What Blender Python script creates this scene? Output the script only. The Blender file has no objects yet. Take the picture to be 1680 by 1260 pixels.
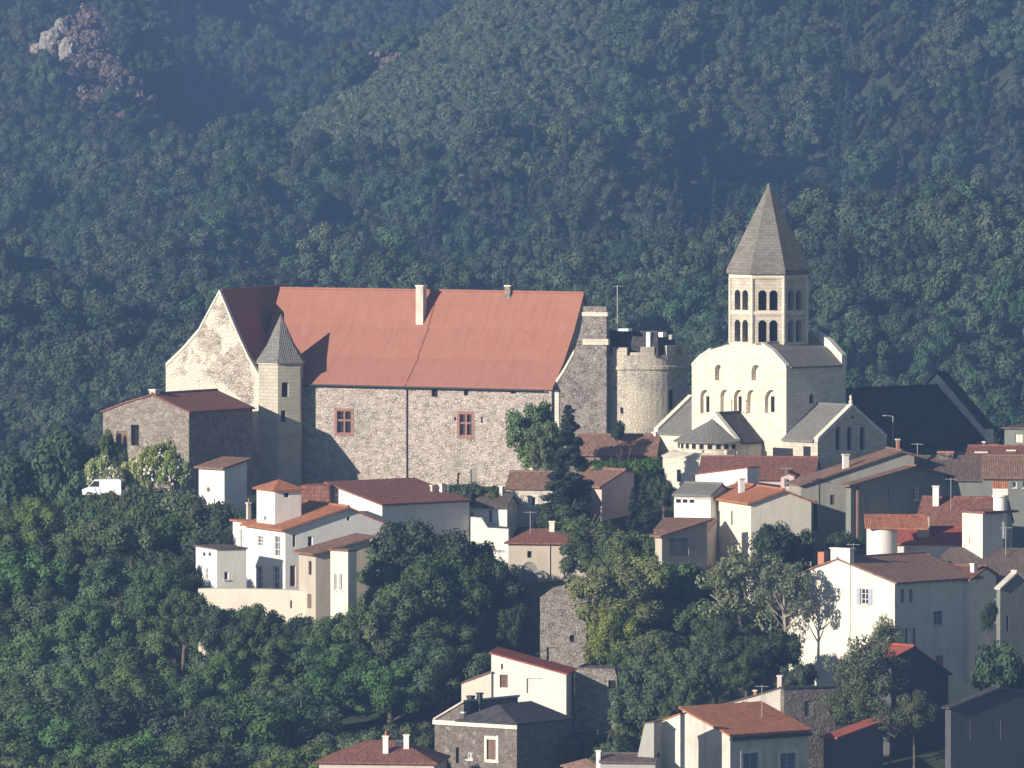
import bpy, bmesh, math, random
import numpy as np
from mathutils import Vector, Matrix
R = math.radians
random.seed(7); rng = np.random.default_rng(7)
scene = bpy.context.scene
COL = scene.collection
# ------------------------------------------------------------------ camera
D, PITCH, F = 900.0, R(2.5), 16200.0
CAMZ = D*math.tan(PITCH)
SUN_AZ, SUN_EL = R(51), R(17.5)
cd = bpy.data.cameras.new('camera'); cam = bpy.data.objects.new('camera', cd); COL.objects.link(cam)
cam.location = (0, -D, CAMZ); cam.rotation_euler = (R(90)-PITCH, 0, 0)
cd.sensor_width = 36; cd.lens = 36*F/1680; cd.clip_start = 1; cd.clip_end = 8000
scene.camera = cam
def ray(u, v):
    a, b = (u-840)/F, (630-v)/F
    return Vector((a, math.cos(PITCH)+math.sin(PITCH)*b, -math.sin(PITCH)+math.cos(PITCH)*b))
def pix(u, v, Y):
    d = ray(u, v); t = (Y+D)/d.y
    return Vector((0, -D, CAMZ)) + d*t
def proj(p):
    x, y, z = p[0], p[1]+D, p[2]-CAMZ
    f = y*math.cos(PITCH)-z*math.sin(PITCH); h = y*math.sin(PITCH)+z*math.cos(PITCH)
    return 840+F*x/f, 630-F*h/f
# ------------------------------------------------------------------ world and sun
w = bpy.data.worlds.new('World'); scene.world = w; w.use_nodes = True
nt = w.node_tree; bg = nt.nodes['Background']
sky = nt.nodes.new('ShaderNodeTexSky'); sky.sky_type = 'NISHITA'; sky.sun_disc = False
sky.sun_elevation = SUN_EL; sky.sun_rotation = R(180)+SUN_AZ; sky.ozone_density = 1.0; sky.dust_density = 0.0; sky.air_density = 1.0
nt.links.new(sky.outputs[0], bg.inputs[0]); bg.inputs[1].default_value = SKY_STRENGTH = 0.055
sl = bpy.data.lights.new('sun', 'SUN'); sun = bpy.data.objects.new('sun', sl); COL.objects.link(sun)
sl.energy = 5.0; sl.angle = R(0.5); sl.color = (1.0, 0.91, 0.78)
sdir = Vector((-math.sin(SUN_AZ)*math.cos(SUN_EL), -math.cos(SUN_AZ)*math.cos(SUN_EL), math.sin(SUN_EL)))
sun.rotation_euler = sdir.to_track_quat('Z', 'Y').to_euler()
scene.view_settings.view_transform = 'Standard'; scene.view_settings.look = 'None'
scene.view_settings.gamma = 1; scene.view_settings.use_curve_mapping = False
scene.view_settings.exposure = 0.86
cy = scene.cycles
cy.max_bounces = 4; cy.diffuse_bounces = 2; cy.glossy_bounces = 2; cy.transmission_bounces = 2
cy.volume_bounces = 0; cy.transparent_max_bounces = 6; cy.use_denoising = True
# ------------------------------------------------------------------ materials
MATS = {}
class NT:
    def __init__(s, name):
        s.m = bpy.data.materials.new(name); s.m.use_nodes = True; s.t = s.m.node_tree
        s.b = s.t.nodes['Principled BSDF']; MATS[name] = s.m
        s.b.inputs['Roughness'].default_value = 0.85
        s.b.inputs['Specular IOR Level'].default_value = 0.2
    def n(s, typ, ins=None, **kw):
        x = s.t.nodes.new(typ)
        for k, v in kw.items(): setattr(x, k, v)
        for k, v in (ins or {}).items():
            if isinstance(v, bpy.types.NodeSocket): s.t.links.new(v, x.inputs[k])
            else: x.inputs[k].default_value = v
        return x
    def coord(s, kind='Object', scale=(1, 1, 1)):
        c = s.n('ShaderNodeTexCoord')
        return s.n('ShaderNodeMapping', {'Vector': c.outputs[kind], 'Scale': scale}).outputs[0]
    def noise(s, vec, scale, detail=3, rough=.55):
        return s.n('ShaderNodeTexNoise', {'Vector': vec, 'Scale': scale, 'Detail': detail, 'Roughness': rough}).outputs['Fac']
    def rmp(s, fac, a, b, ca=0.0, cb=1.0):
        return s.n('ShaderNodeMapRange', {'Value': fac, 'From Min': a, 'From Max': b, 'To Min': ca, 'To Max': cb}).outputs[0]
    def mix(s, fac, a, b, mode='MIX'):
        x = s.n('ShaderNodeMix', data_type='RGBA', blend_type=mode)
        for i, v in ((0, fac), (6, a), (7, b)):
            if isinstance(v, bpy.types.NodeSocket): s.t.links.new(v, x.inputs[i])
            else: x.inputs[i].default_value = (*v, 1) if isinstance(v, tuple) else v
        return x.outputs[2]
    def math(s, op, a, b=0.0):
        x = s.n('ShaderNodeMath', operation=op)
        for i, v in ((0, a), (1, b)):
            if isinstance(v, bpy.types.NodeSocket): s.t.links.new(v, x.inputs[i])
            else: x.inputs[i].default_value = v
        return x.outputs[0]
    def color(s, c): s.t.links.new(c, s.b.inputs['Base Color'])
    def bump(s, h, dist=.05, st=.6):
        x = s.n('ShaderNodeBump', {'Height': h, 'Distance': dist, 'Strength': st})
        s.t.links.new(x.outputs[0], s.b.inputs['Normal'])
def sc(c, k): return tuple(min(1, x*k) for x in c)
def plaster(name, col, dirt=.25, dirtcol=None):
    m = NT(name); o = m.coord()
    big = m.rmp(m.noise(o, .45, 4), .45, .72)
    streak = m.rmp(m.noise(m.coord(scale=(1.6, 1.6, .22)), 1.1, 4), .52, .8)
    c = m.mix(m.math('MULTIPLY', big, dirt), col, dirtcol or sc(col, .62))
    c = m.mix(m.math('MULTIPLY', streak, dirt*1.3), c, dirtcol or sc(col, .5))
    g = m.noise(o, 9, 3)
    c = m.mix(m.rmp(g, .3, .7, 0, .12), c, sc(col, .7)); m.color(c)
    m.bump(m.noise(o, 3.0, 5), .04, .5); return m.m
def rubble(name, stone, mortar, pit=(.07, .06, .055), scale=2.3, pits=.55, plasterc=None, plast=0.0):
    m = NT(name); o = m.coord(scale=(1, 1, 1.35))
    wob = m.n('ShaderNodeTexNoise', {'Vector': o, 'Scale': 2.0, 'Detail': 2.0})
    vec = m.n('ShaderNodeMix', {0: .12}, data_type='RGBA')
    m.t.links.new(o, vec.inputs[6]); m.t.links.new(wob.outputs['Color'], vec.inputs[7])
    e = m.n('ShaderNodeTexVoronoi', {'Vector': vec.outputs[2], 'Scale': scale}, feature='DISTANCE_TO_EDGE').outputs['Distance']
    cell = m.n('ShaderNodeTexVoronoi', {'Vector': vec.outputs[2], 'Scale': scale})
    cv = m.n('ShaderNodeSeparateColor', {0: cell.outputs['Color']}).outputs[0]
    st = m.mix(cv, sc(stone, .72), sc(stone, 1.18))
    joint = m.rmp(e, .02, .1)
    c = m.mix(joint, mortar, st)
    hole = m.math('MULTIPLY', m.rmp(e, .09, .02), m.rmp(m.noise(o, 1.3, 4), .44, .58))
    c = m.mix(m.math('MULTIPLY', hole, pits), c, pit)
    big = m.rmp(m.noise(m.coord(), .28, 4), .5, .72)
    c = m.mix(m.math('MULTIPLY', big, .3), c, sc(stone, .5))
    if plasterc:
        pm = m.rmp(m.noise(m.coord(scale=(1, 1, .7)), .33, 5, .6), .38+.2*plast, .43+.2*plast, 1, 0)
        c = m.mix(pm, c, plasterc)
    m.color(c); m.bump(m.math('ADD', joint, m.noise(o, 7, 2)), .07, .8); return m.m
def ashlar(name, col, var=.25, bw=.7, rh=.32, joint=.6):
    m = NT(name); uv = m.coord('UV')
    b = m.n('ShaderNodeTexBrick', {'Vector': uv, 'Color1': (*sc(col, 1+var*.3), 1), 'Color2': (*sc(col, 1-var), 1), 'Mortar': (*sc(col, joint), 1), 'Scale': 1.0, 'Mortar Size': .018, 'Brick Width': bw, 'Row Height': rh, 'Bias': -.3})
    o = m.coord()
    c = m.mix(m.math('MULTIPLY', m.rmp(m.noise(o, .5, 5), .48, .75), .4), b.outputs[0], sc(col, .55))
    c = m.mix(m.math('MULTIPLY', m.rmp(m.noise(m.coord(scale=(2, 2, .25)), 1.2, 4), .55, .8), .35), c, sc(col, .45))
    m.color(c); m.bump(m.math('ADD', b.outputs[1], m.noise(o, 6, 3)), .03, .5); return m.m
def tile(name, col, var=.35, lichen=(.3, .26, .2), per=.24, amount=.35, joint=.55, bst=.55):
    m = NT(name); uv = m.coord('UV')
    cell = m.n('ShaderNodeTexBrick', {'Vector': uv, 'Color1': (*sc(col, 1+var*.5), 1), 'Color2': (*sc(col, 1-var), 1), 'Mortar': (*sc(col, joint), 1), 'Scale': 1.0, 'Mortar Size': .02, 'Brick Width': per, 'Row Height': .36, 'Bias': -.1})
    o = m.coord()
    c = m.mix(m.math('MULTIPLY', m.rmp(m.noise(o, .5, 5, .65), .42, .75), amount), cell.outputs[0], lichen)
    c = m.mix(m.math('MULTIPLY', m.rmp(m.noise(m.coord('UV', (2.2, .2, 1)), 1.3, 4), .5, .8), .4), c, sc(col, .5))
    m.color(c)
    wv = m.n('ShaderNodeTexWave', {'Vector': uv, 'Scale': 1/per/2, 'Distortion': .6, 'Detail': 1.0}, wave_type='BANDS', bands_direction='X').outputs['Fac']
    m.bump(m.math('ADD', wv, cell.outputs[1]), .05, bst); return m.m
def plain(name, col, rough=.8, spec=.2, metal=0):
    m = NT(name); o = m.coord()
    m.color(m.mix(m.rmp(m.noise(o, 3, 3), .35, .7, 0, .5), col, sc(col, .7)))
    m.b.inputs['Roughness'].default_value = rough; m.b.inputs['Specular IOR Level'].default_value = spec
    m.b.inputs['Metallic'].default_value = metal; return m.m
def foliage(name, dark, light, hue=.06, bright=.5):
    m = NT(name)
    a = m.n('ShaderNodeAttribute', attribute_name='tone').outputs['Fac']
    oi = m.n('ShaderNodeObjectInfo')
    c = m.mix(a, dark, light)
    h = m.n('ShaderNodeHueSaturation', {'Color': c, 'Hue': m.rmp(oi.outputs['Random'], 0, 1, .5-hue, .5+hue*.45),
        'Saturation': m.rmp(m.math('FRACT', m.math('MULTIPLY', oi.outputs['Random'], 7.3)), 0, 1, .75, 1.1),
        'Value': m.rmp(m.math('FRACT', m.math('MULTIPLY', oi.outputs['Random'], 13.7)), 0, 1, 1-bright*.5, 1+bright*.5)})
    m.color(h.outputs[0]); m.b.inputs['Roughness'].default_value = .7
    tr = m.n('ShaderNodeBsdfTranslucent', {'Color': h.outputs[0]})
    ms = m.n('ShaderNodeMixShader', {0: .22, 1: m.b.outputs[0], 2: tr.outputs[0]})
    m.t.links.new(ms.outputs[0], m.t.nodes['Material Output'].inputs[0]); return m.m

plaster('plaster_white', (.78, .74, .67), .22)
plaster('plaster_cream', (.72, .65, .53), .25)
plaster('plaster_wall_cream', (.76, .7, .58), .4, (.45, .4, .33))
plaster('plaster_beige', (.48, .41, .33), .3)
plaster('plaster_grey', (.40, .38, .35), .3)
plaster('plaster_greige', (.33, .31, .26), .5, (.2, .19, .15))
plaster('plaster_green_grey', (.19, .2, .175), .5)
plaster('plaster_shade_tone', (.085, .085, .09), .4)  # near-black so the lower-right shade is carried by the wall colour
plaster('plaster_worn', (.6, .54, .46), .6, (.3, .25, .21))
plaster('plaster_pink', (.6, .47, .42), .5, (.4, .3, .27))
rubble('rubble_light', (.48, .41, .35), (.62, .54, .46), pits=.85, scale=4.3)
rubble('rubble_gable', (.52, .45, .37), (.68, .6, .49), pits=.9, plasterc=(.74, .67, .54), plast=.78, scale=3.8)
rubble('rubble_grey', (.3, .26, .225), (.42, .37, .32), pits=.95, scale=3.8)
rubble('rubble_brown', (.27, .225, .185), (.36, .31, .26), pits=.6, scale=2.2)
rubble('rubble_dark', (.17, .14, .12), (.33, .28, .23), pits=.6, scale=3)
rubble('rubble_tower', (.5, .45, .38), (.62, .55, .44), pits=.5, plasterc=(.62, .55, .42), plast=.45, scale=3.8)
ashlar('ashlar_church', (.68, .61, .49), .2, joint=.75)
ashlar('ashlar_tower', (.54, .47, .38), .28, joint=.68)
ashlar('ashlar_turret', (.5, .45, .36), .15)
ashlar('stone_red', (.33, .17, .14), .15, bw=.5)
ashlar('coping_stone', (.7, .66, .56), .1, bw=1.2, joint=.8)
tile('tile_castle', (.35, .15, .105), .08, (.36, .2, .14), .2, .3, .84, .25)
tile('tile_maroon', (.25, .105, .075), .35, (.24, .14, .11))
tile('tile_brown', (.27, .15, .105), .4, (.2, .15, .11), amount=.5)
tile('tile_orange', (.45, .17, .085), .35, (.4, .23, .13))
tile('tile_red', (.38, .09, .06), .3, (.4, .16, .1))
tile('tile_grey_brown', (.145, .105, .085), .3, (.17, .14, .12))
tile('slate_dark', (.065, .06, .062), .45, (.075, .07, .07), .3)
tile('slate_grey', (.21, .2, .18), .2, (.25, .24, .21), .3)
ashlar('stone_spire', (.2, .182, .155), .35, .55, .28, .6)
plain('glass_dark', (.03, .03, .035), .15, .5)
plain('glass_blue', (.1, .15, .22), .12, .6)
plain('opening_dark', (.018, .016, .016), .9)
plain('wood_brown', (.2, .13, .09)); plain('wood_grey', (.26, .24, .22)); plain('wood_lilac', (.42, .42, .5))
plain('paint_white', (.8, .8, .78), .5); plain('metal_dark', (.05, .05, .055), .5); plain('metal_grey', (.4, .4, .4), .4)
plain('van_paint', (.82, .82, .82), .25, .5); plain('rubber', (.02, .02, .02)); plain('bark', (.13, .1, .075))
plain('bark_pale', (.36, .31, .25)); rubble('rock_pale', (.42, .37, .32), (.25, .22, .2), scale=1.2, pits=.4); plain('blossom', (.75, .72, .62)); plain('terracotta', (.45, .2, .12))
foliage('leaf_mid', (.05, .09, .03), (.12, .19, .065), .05, .45)
foliage('leaf_cypress', (.018, .03, .018), (.045, .065, .035), .02, .2)
foliage('leaf_far', (.04, .072, .034), (.09, .145, .062), .06, .6)
foliage('leaf_conifer', (.025, .042, .026), (.055, .085, .045), .02, .4)
foliage('leaf_yellow', (.08, .115, .027), (.24, .28, .075), .02)
foliage('leaf_leafy', (.07, .12, .03), (.17, .25, .08), .03)
foliage('leaf_lime', (.15, .2, .04), (.36, .42, .14), .02)
foliage('leaf_dark', (.035, .058, .027), (.08, .12, .055), .03)
foliage('leaf_olive', (.08, .105, .045), (.19, .22, .12), .03)
foliage('leaf_scrub', (.075, .12, .055), (.15, .195, .095), .04)  # scrub's own paler green, lightened further to read as a sunlit spur
foliage('leaf_dry', (.16, .12, .095), (.33, .25, .2), .02)
foliage('leaf_lawn', (.05, .11, .02), (.1, .19, .035), .01)
g = NT('ground_soil'); o = g.coord()
g.color(g.mix(g.rmp(g.noise(o, .06, 6, .7), .35, .65), (.028, .042, .02), (.055, .065, .032)))
g.bump(g.noise(o, .8, 6), .4, .8)
g = NT('pavement_stone'); o = g.coord(); g.color(g.mix(g.noise(o, 1.5, 4), (.25, .22, .18), (.4, .36, .3)))
# ------------------------------------------------------------------ mesh building
def auto_uv(me):
    n = len(me.polygons)
    if n == 0: return
    uvl = me.uv_layers.new(name='UVMap')
    V = np.empty(len(me.vertices)*3); me.vertices.foreach_get('co', V); V = V.reshape(-1, 3)
    N = np.empty(n*3); me.polygons.foreach_get('normal', N); N = N.reshape(-1, 3)
    tot = np.empty(n, int); me.polygons.foreach_get('loop_total', tot)
    li = np.empty(len(me.loops), int); me.loops.foreach_get('vertex_index', li)
    T = np.stack([-N[:, 1], N[:, 0], 0*N[:, 0]], 1); L = np.linalg.norm(T, axis=1)
    T[L < 1e-4] = (1, 0, 0); T /= np.maximum(np.linalg.norm(T, axis=1), 1e-9)[:, None]
    B = np.cross(N, T); f = np.repeat(np.arange(n), tot); P = V[li]
    uv = np.stack([(P*T[f]).sum(1), (P*B[f]).sum(1)], 1); uvl.data.foreach_set('uv', uv.ravel())
class MB:
    def __init__(s): s.v = []; s.f = []
    def add(s, vs, fs):
        k = len(s.v); s.v += [tuple(x) for x in vs]; s.f += [tuple(i+k for i in f) for f in fs]; return s
    def box(s, a, b, M=None):
        vs = [Vector((x, y, z)) for z in (a[2], b[2]) for y in (a[1], b[1]) for x in (a[0], b[0])]
        if M: vs = [M @ v for v in vs]
        return s.add(vs, [(0, 2, 3, 1), (4, 5, 7, 6), (0, 1, 5, 4), (2, 6, 7, 3), (0, 4, 6, 2), (1, 3, 7, 5)])
    def prism(s, A, B):
        """closed prism between two loops with the same number of points"""
        n = len(A)
        return s.add(list(A)+list(B), [tuple(range(n))[::-1], tuple(range(n, 2*n))] + [(i, (i+1) % n, n+(i+1) % n, n+i) for i in range(n)])
    def tube(s, pts, rad, n=8, cap=True):
        rings = []
        for i, p in enumerate(pts):
            p = Vector(p); a = Vector(pts[max(i-1, 0)]); b = Vector(pts[min(i+1, len(pts)-1)]); d = (b-a).normalized()
            x = d.orthogonal().normalized(); y = d.cross(x); r = rad[i] if isinstance(rad, (list, tuple)) else rad
            rings.append([p+(x*math.cos(t)+y*math.sin(t))*r for t in [2*math.pi*k/n for k in range(n)]])
        k = len(s.v); vs = [q for r_ in rings for q in r_]; fs = []
        for i in range(len(pts)-1):
            for j in range(n): fs.append((i*n+j, i*n+(j+1) % n, (i+1)*n+(j+1) % n, (i+1)*n+j))
        if cap: fs += [tuple(range(n))[::-1], tuple(range((len(pts)-1)*n, len(pts)*n))]
        return s.add(vs, fs)
    def lathe(s, c, prof, n=32, a0=0.0, a1=2*math.pi):
        """prof: list of (radius, z)"""
        full = abs(a1-a0-2*math.pi) < 1e-6; m = n if full else n+1; vs = []; fs = []
        for r, z in prof:
            for k in range(m):
                t = a0+(a1-a0)*k/n; vs.append((c[0]+r*math.cos(t), c[1]+r*math.sin(t), c[2]+z))
        for i in range(len(prof)-1):
            for k in range(n): fs.append((i*m+k, i*m+(k+1) % m, (i+1)*m+(k+1) % m, (i+1)*m+k))
        fs += [tuple(range(m))[::-1], tuple(range((len(prof)-1)*m, len(prof)*m))]
        return s.add(vs, fs)
    def mesh(s, name):
        me = bpy.data.meshes.new(name); me.from_pydata(s.v, [], s.f); me.validate()
        bm = bmesh.new(); bm.from_mesh(me); bmesh.ops.recalc_face_normals(bm, faces=bm.faces); bm.to_mesh(me); bm.free()
        return me
    def build(s, name, mat, parent=None, smooth=False, cut=None):
        me = s.mesh(name)
        if cut is not None and cut.v: me = boolean(me, cut.mesh('cut'))
        me.update(); auto_uv(me); me.materials.clear(); me.materials.append(MATS[mat])
        if smooth: me.polygons.foreach_set('use_smooth', [True]*len(me.polygons))
        ob = bpy.data.objects.new(name, me); COL.objects.link(ob); ob.parent = parent
        return ob
def boolean(a, b):
    oa = bpy.data.objects.new('a', a); ob = bpy.data.objects.new('b', b)
    COL.objects.link(oa); COL.objects.link(ob)
    md = oa.modifiers.new('m', 'BOOLEAN'); md.operation = 'DIFFERENCE'; md.object = ob; md.solver = 'EXACT'; md.use_self = False
    dg = bpy.context.evaluated_depsgraph_get(); dg.update()
    me = bpy.data.meshes.new_from_object(oa.evaluated_get(dg))
    bpy.data.objects.remove(oa); bpy.data.objects.remove(ob)
    return me
def tag(o, label, cat, group=None):
    o['label'] = label; o['category'] = cat
    if group: o['group'] = group
    return o
def empty(name, loc, rz=0.0):
    o = bpy.data.objects.new(name, None); COL.objects.link(o); o.location = loc; o.rotation_euler = (0, 0, rz)
    o.empty_display_size = .5; return o
# ------------------------------------------------------------------ generic building
class House:
    """local frame: origin at the near corner at base level, left face in plane y=0 (faces -y), right face in plane x=0 (faces +x)"""
    def __init__(s, name, label, cat, uc, vb, Y, alpha, group=None):
        s.al = R(alpha); s.o = pix(uc, vb, Y); s.root = empty(name, s.o, -s.al); tag(s.root, label, cat, group)
        s.Mi = (Matrix.Translation(s.o) @ Matrix.Rotation(-s.al, 4, 'Z')).inverted()
        s.c = s.Mi @ Vector((0, -D, CAMZ)); s.cuts = MB(); s.px = (900+Y)/F
    def hit(s, face, u, v, off=0.0):
        d = s.Mi.to_3x3() @ ray(u, v); k = 1 if face == 'L' else 0
        t = (off-s.c[k])/d[k]; p = s.c+d*t
        return (p[0], p[2]) if face == 'L' else (p[1], p[2])
    def P(s, face, a, z, d=0.0, off=0.0):
        return Vector((a, off-d, z)) if face == 'L' else Vector((off+d, a, z))
    def size(s, uL=None, uR=None, wL=None, wR=None, v=700):
        s.wL = wL if wL else -s.hit('L', uL, v)[0]
        s.wR = wR if wR else s.hit('R', uR, v)[0]
        return s
    def extr(s, face, prof, lo, hi):
        """lo/hi: positions on the other axis"""
        if face == 'L': return [Vector((a, lo, z)) for a, z in prof], [Vector((a, hi, z)) for a, z in prof]
        return [Vector((lo, a, z)) for a, z in prof], [Vector((hi, a, z)) for a, z in prof]
    def prof(s, face, pts, off=0.0): return [s.hit(face, u, v, off) for u, v in pts]
    def wall(s, face, prof, mat, lo=None, hi=None, name='wall', zb=-6.0, parent=None, cut=True):
        if lo is None: lo, hi = (0.0, s.wR) if face == 'L' else (-s.wL, 0.0)
        pg = [(prof[0][0], zb)] + list(prof) + [(prof[-1][0], zb)]
        a, b = s.extr(face, pg, lo, hi)
        o = MB().prism(a, b).build(name, mat, parent or s.root, cut=s.cuts if cut else None)
        if cut: s.cuts = MB()
        return o
    def roof(s, face, prof, mat, lo=None, hi=None, name='roof', ov=.35, ev=.3, th=.16, parent=None, endmat=None):
        if lo is None: lo, hi = (0.0, s.wR) if face == 'L' else (-s.wL, 0.0)
        p = [Vector((a, 0, z)) for a, z in prof]
        def ext(q, r, e):
            d = (q-r); L = d.length; return q+d*(e/L) if L else q
        p[0] = ext(p[0], p[1], ov); p[-1] = ext(p[-1], p[-2], ov)
        lowr = [(q.x, q.z+.01) for q in p]; up = [(q.x, q.z+.01+th) for q in p]
        a, b = s.extr(face, lowr+up[::-1], lo-ev, hi+ev)
        n = len(lowr); m = MB(); k = 2*n
        fs = [(i, i+1, k+i+1, k+i) for i in range(2*n-1)]+[(2*n-1, 0, k, k+2*n-1)]
        for i in range(n-1): fs += [(i, 2*n-1-i, 2*n-2-i, i+1), (k+i, k+i+1, k+2*n-2-i, k+2*n-1-i)]
        m.add(a+b, fs); o = m.build(name, mat, parent or s.root)
        # rounded ridge tiles
        j = max(range(n), key=lambda i: up[i][1])
        if 0 < j < n-1:
            e1, e2 = s.extr(face, [(up[j][0], up[j][1])], lo-ev, hi+ev)
            MB().tube([e1[0], e2[0]], .13, 8).build('ridge_tiles', mat, o)
        return o
    def hip(s, ze, zr, mat, x0=None, x1=None, y0=None, y1=None, inset=None, name='roof', ov=.35, th=.14, axis='Y'):
        x0 = -s.wL if x0 is None else x0; x1 = 0 if x1 is None else x1; y0 = 0 if y0 is None else y0; y1 = s.wR if y1 is None else y1
        x0 -= ov; x1 += ov; y0 -= ov; y1 += ov
        cx, cy = (x0+x1)/2, (y0+y1)/2
        i = inset if inset is not None else min(x1-x0, y1-y0)/2
        if axis == 'Y': r0, r1 = (cx, y0+i), (cx, y1-i)
        else: r0, r1 = (x0+i, cy), (x1-i, cy)
        vs = [(x0, y0, ze), (x1, y0, ze), (x1, y1, ze), (x0, y1, ze)]
        vs += [(x, y, z+th) for x, y, z in vs]+[(*r0, zr), (*r1, zr)]
        fs = [(0, 3, 2, 1), (0, 1, 5, 4), (1, 2, 6, 5), (2, 3, 7, 6), (3, 0, 4, 7)]
        if math.dist(r0, r1) < .05:
            vs = vs[:9]; fs += [(4, 5, 8), (5, 6, 8), (6, 7, 8), (7, 4, 8)]
        elif axis == 'Y': fs += [(4, 5, 8), (5, 6, 9, 8), (6, 7, 9), (7, 4, 8, 9)]
        else: fs += [(4, 5, 9, 8), (5, 6, 9), (6, 7, 8, 9), (7, 4, 8)]
        return MB().add(vs, fs).build(name, mat, s.root)
    def chimney(s, u0, u1, vt, vb, mat, face='L', off=1.0, cap='coping_stone', label=None, parent=None, pot=False):
        a0, zb = s.hit(face, u0, vb, off); a1, zt = s.hit(face, u1, vt, off)
        wpx = (u1-u0)*s.px; wd = wpx/(math.cos(s.al)+math.sin(s.al))
        a0 = s.hit(face, u0 if face == 'L' else u0+wd*math.cos(s.al)/s.px, vb, off)[0]
        m = MB()
        def bx(a, b, z0, z1, g):
            if face == 'L': m.box((a-g, off-g, z0), (a+wd+g, off+wd+g, z1))
            else: m.box((off-wd-g, a-g, z0), (off+g, a+wd+g, z1))
        bx(a0, 0, zb-.8, zt-.12, 0); o = m.build('chimney', mat, parent or s.root)
        m = MB(); bx(a0, 0, zt-.12, zt, .06)
        c = m.build('chimney_cap', cap, o)
        if pot:
            cx, cyy = (a0+wd/2, off+wd/2) if face == 'L' else (off-wd/2, a0+wd/2)
            MB().lathe((cx, cyy, zt), [(wd*.22, 0), (wd*.17, .35)], 10).build('chimney_pot', 'terracotta', o)
        if label: o['label'] = label
        return o
    def win(s, face, u0, v0, u1, v1, style='win', off=0.0, arch=False, depth=.22, mat=None, frame='paint_white', pane='glass_dark', parent=None, label=None):
        a0, zt = s.hit(face, u0, v0, off); a1, _ = s.hit(face, u1, v0, off); _, zb = s.hit(face, (u0+u1)/2, v1, off)
        if a1 < a0: a0, a1 = a1, a0
        return s.win_at(face, a0, a1, zb, zt, style, off, arch, depth, mat, frame, pane, parent, label)
    def outline(s, a0, a1, zb, zt, arch):
        if not arch: return [(a0, zb), (a1, zb), (a1, zt), (a0, zt)]
        r = (a1-a0)/2; c = (a0+a1)/2; n = 8
        return [(a0, zb), (a1, zb)] + [(c+r*math.cos(math.pi*k/n), zt-r+r*math.sin(math.pi*k/n)) for k in range(n+1)]
    def win_at(s, face, a0, a1, zb, zt, style='win', off=0.0, arch=False, depth=.22, mat=None, frame='paint_white', pane='glass_dark', parent=None, label=None):
        P = lambda a, z, d: s.P(face, a, z, d, off)
        ol = s.outline(a0, a1, zb, zt, arch); par = parent or s.root
        s.cuts.prism([P(a, z, .4) for a, z in ol], [P(a, z, -depth-.06) for a, z in ol])
        def slab(m, A0, Z0, A1, Z1, d0, d1):
            q = [(A0, Z0), (A1, Z0), (A1, Z1), (A0, Z1)]; m.prism([P(a, z, d0) for a, z in q], [P(a, z, d1) for a, z in q])
        e = .004
        if style in ('dark', 'niche'):
            if style == 'niche': return None
            m = MB(); m.prism([P(a, z, -depth+.01) for a, z in s.outline(a0+e, a1-e, zb+e, zt-e, arch)], [P(a, z, -depth-.05) for a, z in s.outline(a0+e, a1-e, zb+e, zt-e, arch)])
            o = m.build('window', mat or 'opening_dark', par)
        elif style in ('door', 'shutter'):
            m = MB(); w_ = (a1-a0-2*e)
            for k in range(2 if style == 'shutter' else 1):
                nn = 2 if style == 'shutter' else 1
                slab(m, a0+e+k*w_/nn+.01, zb+e, a0+e+(k+1)*w_/nn-.01, zt-e, -.12, -.17)
                for q in range(3):
                    zz = zb+(zt-zb)*(.18+.32*q); slab(m, a0+e+k*w_/nn+.03, zz-.05, a0+e+(k+1)*w_/nn-.03, zz+.05, -.085, -.12)
            o = m.build('door' if style == 'door' else 'shutter', mat or 'wood_brown', par)
        else:
            t = .07; m = MB()
            slab(m, a0+e, zb+e, a0+t, zt-e, -.1, -depth); slab(m, a1-t, zb+e, a1-e, zt-e, -.1, -depth)
            slab(m, a0+t, zb+e, a1-t, zb+t, -.1, -depth); slab(m, a0+t, zt-t, a1-t, zt-e, -.1, -depth)
            if style == 'cross':
                c = (a0+a1)/2; zc = zb+(zt-zb)*.58
                slab(m, c-.09, zb+t, c+.09, zt-t, -.06, -depth+.01); slab(m, a0+t, zc-.09, c-.09, zc+.09, -.062, -depth+.01); slab(m, c+.09, zc-.09, a1-t, zc+.09, -.062, -depth+.01)
            elif a1-a0 > .6:
                c = (a0+a1)/2; slab(m, c-.035, zb+t, c+.035, zt-t, -.12, -depth+.01)
                for k in (1, 2):
                    zz = zb+(zt-zb)*k/3
                    slab(m, a0+t, zz-.02, c-.035, zz+.02, -.13, -depth+.01); slab(m, c+.035, zz-.02, a1-t, zz+.02, -.13, -depth+.01)
            o = m.build('window', mat or frame, par)
            m = MB(); slab(m, a0+t, zb+t, a1-t, zt-t, -depth+.008, -depth-.03); m.build('pane', pane, o)
            if style == 'open':
                for sg, aa in ((-1, a0), (1, a1)):
                    m = MB(); w_ = (a1-a0)*.48; lo_, hi_ = (aa-w_, aa-.02) if sg < 0 else (aa+.02, aa+w_)
                    slab(m, lo_, zb, hi_, zt, .03, .075)
                    for q in range(6):
                        zz = zb+(zt-zb)*(.1+.16*q); slab(m, lo_+.05, zz-.03, hi_-.05, zz+.03, .075, .09)
                    m.build('shutter', 'wood_lilac', par)
            if style in ('win', 'open'):
                m = MB(); slab(m, a0-.08, zb-.1, a1+.08, zb-.005, .1, -.02); m.build('sill', 'coping_stone', o)
        if style == 'cross' or mat == 'surround' or (label and 'surround' in label):
            t = .26; m = MB(); sm = 'stone_red' if style == 'cross' else 'coping_stone'
            slab(m, a0-t, zb-t, a0, zt+t, .035, -.02); slab(m, a1, zb-t, a1+t, zt+t, .035, -.02)
            slab(m, a0, zt, a1, zt+t, .035, -.02); slab(m, a0, zb-t, a1, zb, .06, -.02)
            m.build('surround', sm, o)
        if label: o['label'] = label
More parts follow.
